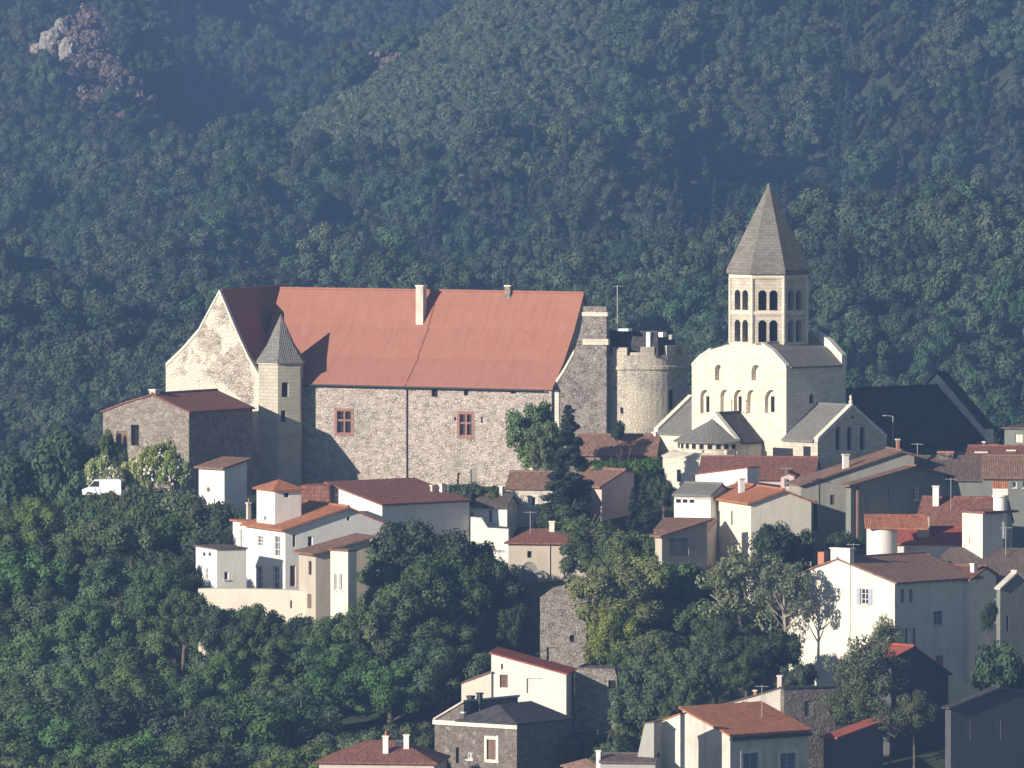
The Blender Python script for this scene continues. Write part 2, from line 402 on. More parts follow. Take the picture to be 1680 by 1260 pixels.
        return o
# ------------------------------------------------------------------ terrain
def vz(u, v, Y): return pix(u, v, Y).z
def row(Y, pr):
    us = np.array([p[0] for p in pr], float); zs = np.array([vz(p[0], p[1], Y) for p in pr])
    return (Y, (us-840)/F*(900+Y), zs)
def flat(Y, z): return (Y, np.array([0.0, 1.0]), np.array([z, z], float))
ROWS = [flat(-1000, 33.0), flat(-930, 33.0), flat(-860, 31.0), flat(-700, -30), flat(-500, -62), flat(-250, -58), flat(-150, -42),
    row(-110, [(0, 1440), (800, 1420), (1680, 1380)]),
    row(-85, [(0, 1370), (300, 1340), (800, 1300), (1000, 1270), (1680, 1230)]),
    row(-65, [(0, 1300), (300, 1260), (700, 1220), (900, 1180), (1100, 1150), (1680, 1150)]),
    row(-50, [(0, 1245), (300, 1190), (450, 1130), (600, 1120), (800, 1110), (900, 1060), (1300, 1000), (1680, 1040)]),
    row(-35, [(0, 1180), (250, 1120), (320, 1010), (620, 1000), (800, 1000), (900, 960), (1100, 940), (1680, 980)]),
    row(-22, [(0, 1110), (220, 1000), (320, 900), (600, 880), (900, 880), (1100, 870), (1680, 900)]),
    row(-10, [(0, 1020), (110, 850), (140, 814), (330, 812), (600, 815), (900, 825), (1100, 820), (1680, 800)]),
    row(5, [(0, 950), (120, 835), (180, 815), (1100, 790), (1680, 770)]),
    row(30, [(0, 920), (150, 850), (300, 800), (1100, 770), (1680, 750)]),
    row(70, [(0, 980), (1680, 900)]),
    flat(150, -50.0), flat(350, -52.0),
    row(500, [(0, 860), (300, 820), (1680, 790)]),
    row(600, [(0, 700), (270, 690), (900, 650), (1350, 610), (1680, 570)]),
    row(700, [(0, 530), (270, 575), (500, 570), (900, 545), (1100, 530), (1350, 470), (1680, 430)]),
    row(800, [(0, 560), (270, 600), (900, 570), (1680, 470)]),
    row(1050, [(0, 560), (500, 520), (1100, 480), (1680, 420)]),
    row(1200, [(0, 450), (300, 440), (500, 370), (700, 290), (900, 250), (1200, 190), (1680, 150)]),
    row(1420, [(0, 365), (200, 355), (400, 285), (520, 205), (640, 120), (800, 0), (1000, -60), (1680, -200)]),
    row(1520, [(0, 310), (100, 310), (200, 310), (300, 345), (400, 330), (520, 260), (640, 160), (800, 20), (1680, -120)]),
    row(1650, [(-200, 260), (0, 190), (60, 140), (130, 85), (215, 95), (300, 270), (420, 400), (800, 100), (1680, 0)]),
    row(1750, [(-200, 160), (0, 90), (130, 25), (225, 50), (310, 300), (420, 410), (900, 200), (1680, 50)]),
    row(1850, [(0, 120), (200, 280), (300, 400), (700, 330), (1680, 200)]),
    row(2350, [(0, -140), (1680, -160)]),
    flat(2700, 62.0), flat(3000, 62.0)]
ROWY = np.array([r[0] for r in ROWS], float)
def vnoise(x, y, s, seed):
    """smooth value noise on arrays"""
    x = x/s; y = y/s; xi = np.floor(x).astype(int); yi = np.floor(y).astype(int); fx = x-xi; fy = y-yi
    fx = fx*fx*(3-2*fx); fy = fy*fy*(3-2*fy)
    def h(a, b):
        k = (a*374761393+b*668265263+seed*1442695041) & 0x7fffffff
        k = ((k ^ (k >> 13))*1274126177) & 0x7fffffff
        return ((k ^ (k >> 16)) & 0xffff)/65535.0
    return (h(xi, yi)*(1-fx)+h(xi+1, yi)*fx)*(1-fy)+(h(xi, yi+1)*(1-fx)+h(xi+1, yi+1)*fx)*fy
def ground(x, y):
    x = np.atleast_1d(np.asarray(x, float)); y = np.atleast_1d(np.asarray(y, float))
    Z = np.array([np.interp(x, r[1], r[2]) for r in ROWS])
    i = np.clip(np.searchsorted(ROWY, y)-1, 0, len(ROWS)-2); t = np.clip((y-ROWY[i])/(ROWY[i+1]-ROWY[i]), 0, 1)
    k = np.arange(len(x)); z = Z[i, k]*(1-t)+Z[i+1, k]*t
    far = np.clip((y-450)/400, 0, 1)*np.clip((2300-y)/200, .25, 1)
    g1 = 1-np.abs(2*vnoise(x*1.0+y*.35, y*.3, 62, 3)-1)        # gullies that run down the slope
    g2 = 1-np.abs(2*vnoise(x+y*.2, y*.4, 27, 9)-1)
    calm = np.interp(y, [1130, 1400, 1900, 2150], [1.0, .12, .25, .8])
    z = z+far*((g1-.93)*62*np.clip((y-600)/500, .42, 1)+(g2-.6)*10)*calm
    near = np.clip((y+140)/60, 0, 1)*(y < 450)
    return z+near*(vnoise(x, y, 9, 5)-.5)*.8
xs = np.unique(np.concatenate([np.arange(-640, -130, 15), np.arange(-130, 131, 4), np.arange(135, 641, 15)])).astype(float)
ys = np.unique(np.concatenate([np.arange(-990, -200, 20), np.arange(-200, 60, 4), np.arange(60, 500, 15), np.arange(500, 2960, 12)])).astype(float)
GX, GY = np.meshgrid(xs, ys); GZ = ground(GX.ravel(), GY.ravel())
nx, ny = len(xs), len(ys)
verts = np.stack([GX.ravel(), GY.ravel(), GZ], 1)
ii = (np.arange(ny-1)[:, None]*nx+np.arange(nx-1)[None]).ravel()
faces = np.stack([ii, ii+1, ii+nx+1, ii+nx], 1)
def npmesh(name, V, Fq, mat, smooth=False, tone=None):
    me = bpy.data.meshes.new(name); k = Fq.shape[1]
    me.vertices.add(len(V)); me.vertices.foreach_set('co', V.astype(np.float32).ravel())
    me.loops.add(Fq.size); me.loops.foreach_set('vertex_index', Fq.astype(np.int32).ravel())
    me.polygons.add(len(Fq)); me.polygons.foreach_set('loop_start', np.arange(0, Fq.size, k, dtype=np.int32))
    me.update(calc_edges=True)
    if tone is not None:
        at = me.attributes.new('tone', 'FLOAT', 'FACE'); at.data.foreach_set('value', tone.astype(np.float32))
    if smooth: me.polygons.foreach_set('use_smooth', [True]*len(Fq))
    if mat: me.materials.append(MATS[mat])
    return me
terrain = bpy.data.objects.new('terrain', npmesh('terrain', verts, faces, 'ground_soil', True)); COL.objects.link(terrain)
terrain['kind'] = 'structure'
# ------------------------------------------------------------------ foliage meshes
def leaves(C, Rc, per, leaf, rs, tone_c, squash=.85, shell=.35, jit=.9):
    """C: clump centres, Rc: radii -> quads spread through the clumps"""
    n = len(C)*per; ci = np.repeat(np.arange(len(C)), per)
    d = rs.normal(size=(n, 3)); d /= np.linalg.norm(d, axis=1)[:, None]
    rad = Rc[ci]*(1-shell*rs.random(n)**1.5)
    P = C[ci]+d*rad[:, None]*np.array([1, 1, squash])
    N = d+rs.normal(size=(n, 3))*jit*.6; N[:, 2] += .25; N /= np.linalg.norm(N, axis=1)[:, None]
    A = np.cross(N, rs.normal(size=(n, 3))); A /= np.linalg.norm(A, axis=1)[:, None]; B = np.cross(N, A)
    s = leaf*(.6+.8*rs.random(n))[:, None]
    V = np.stack([P-A*s*.5, P-B*s*.36+A*s*.08, P+A*s*.55, P+B*s*.36-A*s*.05], 1).reshape(-1, 3)
    Fq = np.arange(4*n).reshape(n, 4)
    tone = np.clip(tone_c[ci]+rs.normal(size=n)*.16, 0, 1)
    return V, Fq, tone
def core(c, r, rs, n1=9, n2=7, squash=.9):
    V = []; Fq = []
    for j in range(n2+1):
        ph = math.pi*j/n2
        for i in range(n1):
            th = 2*math.pi*i/n1; k = r*(.82+.3*rs.random())
            V.append((c[0]+k*math.sin(ph)*math.cos(th), c[1]+k*math.sin(ph)*math.sin(th), c[2]+k*squash*math.cos(ph)))
    for j in range(n2):
        for i in range(n1): Fq.append((j*n1+i, (j+1)*n1+i, (j+1)*n1+(i+1) % n1, j*n1+(i+1) % n1))
    return np.array(V), np.array(Fq)
def crown(name, seed, rx=3.6, rz=3.2, h=6.0, clumps=34, per=110, leaf=.42, kind='round', dense=True, mat=None, cr=(.26, .44), jit=.9):
    rs = np.random.default_rng(seed); C = []; Rc = []
    while len(C) < clumps:
        d = rs.normal(size=3); d /= np.linalg.norm(d)
        if kind == 'round':
            if d[2] < -.55: continue
            k = rs.uniform(.45, .95); lob = 1+.22*math.sin(3*math.atan2(d[1], d[0])+seed)
            c = np.array([d[0]*rx*k*lob, d[1]*rx*k*lob, h+d[2]*rz*k]); r = rx*rs.uniform(*cr)
        elif kind == 'cone':
            t = rs.random()**1.3; rad = rx*(1-t)**.85*rs.uniform(.15, .85)+.04
            a = rs.uniform(0, 6.28); c = np.array([rad*math.cos(a), rad*math.sin(a), h+(t*2-1)*rz]); r = rx*(.1+.26*(1-t))
        elif kind == 'hedge':
            c = np.array([rs.uniform(-rx, rx), rs.uniform(-.8, .8), h+rs.uniform(-rz, rz)]); r = rs.uniform(.45, .8)
        C.append(c); Rc.append(r)
    C = np.array(C); Rc = np.array(Rc)
    V, Fq, tone = leaves(C, Rc, per, leaf, rs, rs.uniform(.05, .95, len(C)), jit=jit)
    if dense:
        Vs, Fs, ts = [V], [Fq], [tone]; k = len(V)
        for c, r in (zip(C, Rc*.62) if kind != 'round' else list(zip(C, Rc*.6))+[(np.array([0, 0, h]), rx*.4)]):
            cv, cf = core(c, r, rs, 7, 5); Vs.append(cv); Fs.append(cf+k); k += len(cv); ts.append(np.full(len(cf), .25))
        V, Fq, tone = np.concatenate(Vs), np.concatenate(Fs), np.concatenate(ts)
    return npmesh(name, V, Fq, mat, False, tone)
def trunk(name, seed, h=6.0, rx=3.2, r=.26, mat='bark', lean=.4, limbs=6):
    rs = random.Random(seed); m = MB(); lx, ly = rs.uniform(-lean, lean), rs.uniform(-lean, lean)
    top = Vector((lx, ly, h)); m.tube([(0, 0, -3), (0, 0, .2), (lx*.4, ly*.4, h*.45), top, (lx*1.3, ly*1.2, h*1.3)], [r*1.5, r*1.1, r*.8, r*.5, .04], 8)
    for k in range(limbs):
        a = 6.28*k/limbs+rs.uniform(-.4, .4); z0 = h*rs.uniform(.4, .85); q = z0/h; b = Vector((lx*q, ly*q, z0))
        e = Vector((math.cos(a)*rx*.75, math.sin(a)*rx*.75, z0+rs.uniform(.8, 2.4)))
        m.tube([b, b.lerp(e, .5)+Vector((0, 0, -.15)), e], [r*.5, r*.3, .04], 6)
    me = m.mesh(name); me.materials.append(MATS[mat]); return me
# near crown meshes (shared by copies)
CR = {}
for i in range(5): CR['broad%d' % i] = (crown('crown', 100+i, 3.4+.2*(i % 3), 3.0+.25*(i % 2), 5.6, 48, 260, .22, mat='leaf_mid', cr=(.16, .38), jit=.5), trunk('trunk', i))
CR['cypress'] = (crown('crown', 200, 1.5, 5.0, 5.2, 150, 110, .19, 'cone', mat='leaf_cypress', jit=.6), trunk('trunk', 20, 3, 1, .2))
CR['yellow'] = (crown('crown', 210, 4.2, 3.9, 6.0, 70, 240, .22, mat='leaf_yellow', cr=(.16, .32)), trunk('trunk', 21))
CR['sparse'] = (crown('crown', 220, 3.6, 3.6, 6.2, 60, 100, .26, dense=False, mat='leaf_olive', cr=(.14, .28)), trunk('trunk', 22, 6, 3.4, .24, 'bark_pale', limbs=11))
CR['olive'] = (crown('crown', 225, 3.9, 2.9, 4.8, 66, 130, .24, dense=False, mat='leaf_olive', cr=(.16, .3)), trunk('trunk', 23, 4.5, 3.4, .2, limbs=11))
CR['dark'] = (crown('crown', 230, 3.5, 3.0, 5.4, 50, 250, .22, mat='leaf_dark', cr=(.2, .36)), trunk('trunk', 24))
CR['green'] = (crown('crown', 235, 3.5, 3.3, 5.2, 56, 250, .22, mat='leaf_mid', cr=(.16, .34)), trunk('trunk', 25))
CR['leafy'] = (crown('crown', 236, 3.3, 3.9, 5.0, 60, 170, .28, mat='leaf_leafy', cr=(.18, .34)), trunk('trunk', 31))
CR['lime'] = (crown('crown', 240, 2.6, 1.6, 1.7, 40, 150, .24, mat='leaf_lime', cr=(.2, .4)), trunk('trunk', 26, 1.6, 2.2, .12))
CR['bush'] = (crown('crown', 245, 2.2, 1.2, 1.1, 34, 150, .24, mat='leaf_mid', cr=(.25, .45)), trunk('trunk', 27, 1.0, 1.5, .1))
CR['bushdark'] = (crown('crown', 246, 2.2, 1.3, 1.2, 34, 150, .24, mat='leaf_dark', cr=(.25, .45)), trunk('trunk', 28, 1.0, 1.5, .1))
CR['hedge'] = (crown('crown', 250, 3.0, .7, .8, 50, 110, .2, 'hedge', mat='leaf_lawn'), trunk('trunk', 29, .8, 1.5, .08))
BLOS = crown('blossoms', 260, 2.65, 1.7, 1.75, 34, 9, .3, mat='blossom', dense=False, cr=(.22, .42))
def tree(kind, u, vt, Y, h, name='tree', label='', cat='tree', group=None, wide=1.0, rz=None, vb=None):
    """a tree whose top is seen at (u, vt) at depth Y, h metres high; its trunk reaches the ground"""
    cm, tm = CR[kind]; zs = np.empty(len(cm.vertices)*3); cm.vertices.foreach_get('co', zs); top = zs[2::3].max()
    p = pix(u, vt, Y); s = h/top
    r = empty(name, (p.x, p.y, p.z-h), random.uniform(0, 6.28) if rz is None else rz); r.scale = (s*wide, s*wide, s)
    tag(r, label, cat, group)
    for nm, me in (('crown', cm), ('trunk', tm))+((('blossoms', BLOS),) if kind == 'lime' else ()):
        o = bpy.data.objects.new(nm, me); COL.objects.link(o); o.parent = r
    return r
# ------------------------------------------------------------------ far forest: one object, points with crown instances
def variants(name, mat, n, seed, **kw):
    c = bpy.data.collections.new(name)
    for i in range(n):
        me = crown('%s_crown' % name, seed+i, mat=mat, **kw); c.objects.link(bpy.data.objects.new('%s_crown' % name, me))
    return c
def scatter(name, coll, X, Y, S, label, sink=0.0):
    Z = ground(X, Y)-sink; n = len(X)
    me = bpy.data.meshes.new(name); me.vertices.add(n); me.vertices.foreach_set('co', np.stack([X, Y, Z], 1).astype(np.float32).ravel())
    k = me.attributes.new('scl', 'FLOAT_VECTOR', 'POINT'); k.data.foreach_set('vector', (np.stack([S*rng.uniform(.85, 1.2, n), S*rng.uniform(.85, 1.2, n), S*rng.uniform(.85, 1.3, n)], 1)).astype(np.float32).ravel())
    k = me.attributes.new('rot', 'FLOAT_VECTOR', 'POINT'); k.data.foreach_set('vector', np.stack([rng.normal(0, .08, n), rng.normal(0, .08, n), rng.uniform(0, 6.28, n)], 1).astype(np.float32).ravel())
    ob = bpy.data.objects.new(name, me); COL.objects.link(ob); ob['kind'] = 'stuff'; ob['label'] = label; ob['category'] = 'wood'
    t = bpy.data.node_groups.new(name, 'GeometryNodeTree')
    t.interface.new_socket('Geometry', in_out='INPUT', socket_type='NodeSocketGeometry'); t.interface.new_socket('Geometry', in_out='OUTPUT', socket_type='NodeSocketGeometry')
    gi = t.nodes.new('NodeGroupInput'); go = t.nodes.new('NodeGroupOutput'); ip = t.nodes.new('GeometryNodeInstanceOnPoints'); ci = t.nodes.new('GeometryNodeCollectionInfo')
    ci.inputs[0].default_value = coll; ci.inputs[1].default_value = True; ci.inputs[2].default_value = True
    def attr(nm):
        a = t.nodes.new('GeometryNodeInputNamedAttribute'); a.data_type = 'FLOAT_VECTOR'; a.inputs[0].default_value = nm; return a.outputs[0]
    rv = t.nodes.new('FunctionNodeRandomValue'); rv.data_type = 'INT'; rv.inputs[4].default_value = 0; rv.inputs[5].default_value = len(coll.objects)-1
    t.links.new(gi.outputs[0], ip.inputs['Points']); t.links.new(ci.outputs[0], ip.inputs['Instance']); ip.inputs['Pick Instance'].default_value = True
    t.links.new(rv.outputs[2], ip.inputs['Instance Index']); t.links.new(attr('rot'), ip.inputs['Rotation']); t.links.new(attr('scl'), ip.inputs['Scale'])
    t.links.new(ip.outputs[0], go.inputs[0]); md = ob.modifiers.new('scatter', 'NODES'); md.node_group = t
    return ob
FAR = variants('forest', 'leaf_far', 7, 400, rx=4.0, rz=3.9, h=5.2, clumps=38, per=210, leaf=.36, cr=(.16, .38), jit=.4)
SCR = variants('scrub', 'leaf_scrub', 4, 430, rx=1.9, rz=1.2, h=1.1, clumps=18, per=110, leaf=.32, cr=(.25, .5), jit=.4)
CON = variants('conifer_wood', 'leaf_conifer', 4, 470, rx=2.7, rz=6.2, h=6.4, clumps=70, per=70, leaf=.36, kind='cone', jit=.5)
DRY = variants('dry_wood', 'leaf_dry', 4, 450, rx=3.4, rz=2.6, h=3.4, clumps=26, per=70, leaf=.6, cr=(.16, .34))
pts = []
def grid(y0, y1, x0f, step):
    y = y0
    while y < y1:
        hw = (900+y)*.0519*x0f+12; n = int(2*hw/step)
        for k in range(n): pts.append((-hw+2*hw*(k+random.uniform(-.1, 1.1))/n, y+random.uniform(-.45, .45)*step))
        y += step*.86
grid(450, 860, 1.2, 5.4); grid(860, 1555, 1.15, 6.1); grid(1560, 2450, 1.12, 7.4); grid(60, 450, 1.2, 9)
pts = np.array(pts); GZp = ground(pts[:, 0], pts[:, 1])
sel = {'f': [], 's': [], 'd': [], 'c': []}
for (x, y), z in zip(pts, GZp):
    u, v = proj((x, y, z)); k = 'f'
    n = vnoise(np.array([x]), np.array([y]), 30, 21)[0]
    if 1050 < y < 1560:
        e = (u-430)/500.0
        if 0 < e < 1.1 and 70-40*e+120*(1-e)-70 < v < 345-60*e and n > .16: k = 's'
        elif n < .1: k = 'd'
    elif y > 1560:
        if u < 330 and n > .2 and v < 340 and abs((u-95)-.6*(v-70)) < 85: k = 'd'
        elif n > .9: k = 's'
    if k == 'f' and y > 620:
        n2 = vnoise(np.array([x]), np.array([y]), 45, 77)[0]
        if random.random() < (.75 if n2 > .62 and u > 600 else .1): k = 'c'
    sel[k].append((x, y))
for k in sel: sel[k] = np.array(sel[k])
S = sel['f']; scl = rng.uniform(.6, 1.6, len(S))*np.where(S[:, 1] < 900, .9, 1.05)
scatter('forest', FAR, S[:, 0], S[:, 1], scl, 'dense broadleaf forest covering the hills behind the village', .6)
S = np.repeat(sel['s'], 8, 0)+rng.uniform(-4.4, 4.4, (len(sel['s'])*8, 2))
scatter('scrub', SCR, S[:, 0], S[:, 1], rng.uniform(.5, 1.5, len(S)), 'low green scrub on the open spur high above the castle', .2)
S = sel['c']
scatter('conifer_wood', CON, S[:, 0], S[:, 1], rng.uniform(.6, 1.15, len(S)), 'dark conifers standing among the forest on the upper hillside', .5)
S = sel['d']
scatter('dry_wood', DRY, S[:, 0], S[:, 1], rng.uniform(.7, 1.2, len(S)), 'reddish bare wood in patches on the far hillside', .4)
# ------------------------------------------------------------------ haze
hz = MB().box((-630, -985, -104), (630, 2940, 128)).mesh('haze'); ho = bpy.data.objects.new('haze', hz); COL.objects.link(ho); ho['kind'] = 'stuff'
hm = bpy.data.materials.new('haze'); hm.use_nodes = True; ht = hm.node_tree; ht.nodes.remove(ht.nodes['Principled BSDF'])
pv = ht.nodes.new('ShaderNodeVolumePrincipled'); pv.inputs['Color'].default_value = (.35, .54, .98, 1); pv.inputs['Anisotropy'].default_value = .5; pv.inputs['Density'].default_value = HAZE = .00031
ht.links.new(pv.outputs[0], ht.nodes['Material Output'].inputs['Volume']); hz.materials.append(hm)

# ------------------------------------------------------------------ pale rock outcrops standing out of the far wood
def hit_ground(u, v, y0=1000, y1=2500):
    Y = np.arange(y0, y1, 3.0); P = [pix(u, v, float(q)) for q in Y]
    g = ground(np.array([p.x for p in P]), Y)+6.5; k = [i for i, p in enumerate(P) if p.z < g[i]]
    return P[k[0]] if k else P[-1]
for u, v, wd, ht, lb in ((86, 66, 6.5, 3.2, 'largest pale rock outcrop on the far left hillside'), (112, 78, 5.0, 2.6, 'smaller pale rock right of the largest outcrop at far left'), (62, 84, 4.0, 2.2, 'small pale rock left of the largest outcrop at far left'), (100, 44, 3.4, 2.2, 'topmost small rock at far left'), (1058, 200, 1.8, 1.0, 'pale rock showing in the woods left of and above the spire')):
    p = hit_ground(u, v); rs = random.Random(int(u)); bm = bmesh.new(); bmesh.ops.create_icosphere(bm, subdivisions=3, radius=1)
    for q in bm.verts:
        k = 1+rs.uniform(-.16, .16); q.co = Vector((q.co.x*wd*.5*k, q.co.y*wd*.5*k, q.co.z*ht*k-(4 if q.co.z < -.2 else 0)))
    me = bpy.data.meshes.new('rock_outcrop'); bm.to_mesh(me); bm.free(); me.materials.append(MATS['rock_pale']); ro = bpy.data.objects.new('rock_outcrop', me); COL.objects.link(ro)
    ro.location = p; tag(ro, lb, 'rock')
# ================================================================== CASTLE
c = House('castle', 'long medieval castle with a steep red tiled roof, corner turret and round tower', 'castle', 905, 800, 5, 25)
def uL(u, v, off=0.0): return c.hit('L', u, v, off)
ze = uL(905, 634)[1]; zr = c.hit('R', 957, 484, 0)[1]
yr = 6.6; prof = [(0, ze), (2.2, ze+(zr-ze)*.25), (4.4, ze+(zr-ze)*.58), (yr, zr), (2*yr-2.2, ze+(zr-ze)*.25+1), (2*yr, ze)]
XL = uL(440, 640)[0]-2; c.wL = -XL; c.wR = 2*yr
xm = uL(668, 634)[0]
# openings of the facade
for (a, b, t, l) in ((548, 580, 670, 714), (749, 778, 675, 718)):
    c.win('L', a+5, t+4, b-4, l-3, 'cross', depth=.3, frame='stone_red', label='cross window in a red stone surround')
c.win('L', 708, 638, 718, 651, 'dark', depth=.3); c.win('L', 761, 637, 768, 649, 'dark', depth=.3)
c.win('L', 838, 637, 846, 646, 'dark', depth=.3); c.win('L', 864, 637, 880, 643, 'dark', depth=.2)
c.win('L', 772, 770, 783, 800, 'door', depth=.4, mat='wood_grey'); c.win('L', 750, 775, 759, 797, 'niche', arch=True, depth=.15)
c.win('L', 745, 690-6, 748, 690, 'dark', depth=.2); c.win('L', 789, 684, 792, 694, 'dark', depth=.2); c.win('L', 838, 718, 844, 728, 'dark', depth=.3)
c.wall('R', [(q[0], q[1]-.05) for q in prof], 'rubble_light', lo=XL, hi=0, name='main_wall')
rf = c.roof('R', prof, 'tile_castle', lo=XL, hi=.25, name='main_roof', ev=0, ov=.45, th=.2)
m = MB(); m.box((xm-.05, -.14, -1), (xm+.05, -.03, ze-.1)); m.tube([(xm, -.12, ze-.1), (xm, -.42, ze-.12)], .06); m.build('drain_pipe', 'metal_dark', c.root)
m = MB(); z1 = ze+.17-.45*.9
m.tube([(XL+6.0, -.52, ze-.28), (-.6, -.52, ze-.36)], .09, 8); m.build('gutter', 'metal_dark', c.root)
m = MB(); q = [(y, z+.24) for y, z in prof[:4]]
for (y0, z0), (y1, z1) in zip(q[:-1], q[1:]): m.tube([(xm, y0, z0), (xm+.1, y1, z1)], .035, 5)
m.build('roof_joint', 'tile_maroon', rf)
# quoin strips and ridge chimneys
c.chimney(682, 700, 468, 523, 'plaster_worn', off=4.6, label='tall pale chimney straddling the castle ridge')
k = c.chimney(828, 841, 468, 492, 'rubble_brown', off=6.2, label='short chimney with dark pots on the castle ridge')
a, z = c.hit('L', 834, 468, 6.4)
m = MB(); m.lathe((a, 6.6, z), [(.16, 0), (.2, .25), (.1, .5)], 8); m.lathe((a+.5, 6.6, z-.1), [(.14, 0), (.18, .35), (.3, .36), (.1, .5)], 8); m.build('chimney_pot', 'metal_dark', k)
# wing with the light gable
yw = -1.7
gp = c.prof('L', [(272, 600), (300, 573), (326, 543), (345, 507), (360, 479), (374, 512), (389, 548), (407, 587), (428, 624)], yw)
ww = c.wall('L', gp, 'rubble_gable', lo=yw, hi=12.6, name='wing_wall')
c.roof('L', gp, 'tile_castle', lo=yw+.42, hi=12.6, name='wing_roof', ev=0, ov=.3, th=.14)
m = MB()
for (a0, z0), (a1, z1) in zip(gp[:-1], gp[1:]):
    m.prism([Vector((a0, y, z0-.1)) for y in (yw-.06, yw+.42)]+[Vector((a0, y, z0+.24)) for y in (yw+.42, yw-.06)], [Vector((a1, y, z1-.1)) for y in (yw-.06, yw+.42)]+[Vector((a1, y, z1+.24)) for y in (yw+.42, yw-.06)])
m.build('gable_coping', 'coping_stone', ww)
# hexagonal stair turret in the corner
tx, ty = c.hit('L', 461, 700, -1.2)[0], -1.2
def hexpts(r, z, ph0, n=6):
    out = []
    for k in range(n):
        ph = R(ph0+360/n*k)-c.al    # world azimuth measured from the camera direction
        out.append(Vector((tx+r*math.sin(ph+2*c.al-c.al), ty-r*math.cos(ph+2*c.al-c.al), z)))
    return out
def ring(cx, cy, r, z, ph0, n, al):
    """vertices at azimuth ph (degrees right of the direction to the camera), given in the frame of a house turned by al"""
    return [Vector((cx+r*math.sin(R(ph0+360/n*k)+al), cy-r*math.cos(R(ph0+360/n*k)+al), z)) for k in range(n)]
rt = 2.25; zt = uL(457, 596, ty)[1]; za = uL(462, 515, ty)[1]
tw = MB().prism(ring(tx, ty, rt, -6, -66, 6, c.al), ring(tx, ty, rt, zt, -66, 6, c.al))
cut = MB()
def turret_open(u0, u1, v0, v1):
    """opening on the turret face whose normal points 24 degrees right of the camera"""
    n = Vector((math.sin(R(24)+c.al), -math.cos(R(24)+c.al), 0)); t = Vector((math.cos(R(24)+c.al), math.sin(R(24)+c.al), 0)); ap = rt*math.cos(R(30))
    f0 = Vector((tx, ty, 0))+n*ap; uu = lambda u: (u-(457+497)/2)/18/.9
    a0, a1 = uu(u0), uu(u1); z0, z1 = uL(u0, v1, ty)[1], uL(u0, v0, ty)[1]
    for mm, d0, d1, e in ((cut, .4, -.3, 0), (tpan, -.26, -.34, .01)):
        q = [(a0+e, z0+e), (a1-e, z0+e), (a1-e, z1-e), (a0+e, z1-e)]
        mm.prism([f0+t*a+n*d0+Vector((0, 0, z)) for a, z in q], [f0+t*a+n*d1+Vector((0, 0, z)) for a, z in q])
tpan = MB(); turret_open(465, 476, 626, 650); w1 = tpan; tpan = MB(); turret_open(464, 472, 672, 691); w2 = tpan; tpan = MB()
tw = tw.build('turret_wall', 'ashlar_turret', c.root, cut=cut)
w1.build('window', 'opening_dark', tw); w2.build('window', 'opening_dark', tw)
m = MB(); a = ring(tx, ty, rt+.16, zt+.005, -66, 6, c.al); b = ring(tx, ty, rt+.16, zt+.12, -66, 6, c.al)
m.prism(a, b); m.build('turret_cornice', 'coping_stone', tw)
m = MB(); a = ring(tx, ty, rt+.34, zt+.125, -66, 6, c.al); mid = ring(tx, ty, rt*.62, zt+1.75, -66, 6, c.al)
m.add(a+mid+[Vector((tx, ty, za))], [tuple(range(6))[::-1]]+[(i, (i+1) % 6, 6+(i+1) % 6, 6+i) for i in range(6)]+[(6+i, 6+(i+1) % 6, 12) for i in range(6)])
m.build('turret_roof', 'slate_grey', c.root)
# raking end wall of grey stone with the big chimney head, in front of the right verge
e = House('x', '', '', 995, 800, 4.6, 8); 
off = 0.0
pg = e.prof('L', [(907, 637), (909, 630), (926, 604), (942, 575), (951, 548), (956, 520), (957, 503), (995, 503)])
zb = -6
M_ = e.Mi.inverted(); Mc = c.Mi
def to_castle(vs): return [Mc @ (M_ @ v) for v in vs]
poly = [(pg[0][0], zb)]+pg+[(pg[-1][0], zb)]
m = MB(); m.prism(to_castle([Vector((a, 0, z)) for a, z in poly]), to_castle([Vector((a, 1.5, z)) for a, z in poly]))
ew = m.build('end_wall', 'rubble_grey', c.root)
m = MB()
for (a0, z0), (a1, z1) in zip(pg[1:3], pg[2:4]):
    m.prism(to_castle([Vector((a0, -.06, z0-.28)), Vector((a0, .5, z0-.28)), Vector((a0, .5, z0+.12)), Vector((a0, -.06, z0+.12))]), to_castle([Vector((a1, -.06, z1-.28)), Vector((a1, .5, z1-.28)), Vector((a1, .5, z1+.12)), Vector((a1, -.06, z1+.12))]))
m.build('wall_coping', 'coping_stone', ew)
def ebox(u0, u1, v0, v1, d0, d1):
    a0, z1 = e.hit('L', u0, v0); a1, z0 = e.hit('L', u1, v1)
    q = [(a0, z0), (a1, z0), (a1, z1), (a0, z1)]
    return MB().prism(to_castle([Vector((a, d0, z)) for a, z in q]), to_castle([Vector((a, d1, z)) for a, z in q]))
ebox(955, 997, 512, 519, -.12, 1.62).build('chimney_band', 'coping_stone', ew)
ebox(959, 994, 505, 511, .1, 1.4).build('chimney_cap', 'tile_maroon', ew)
ebox(956, 998, 556, 566, -.06, 1.56).build('string_course', 'ashlar_church', ew)
ebox(910, 917, 640, 780, -.05, .3).build('quoin', 'coping_stone', ew)
bpy.data.objects.remove(e.root)
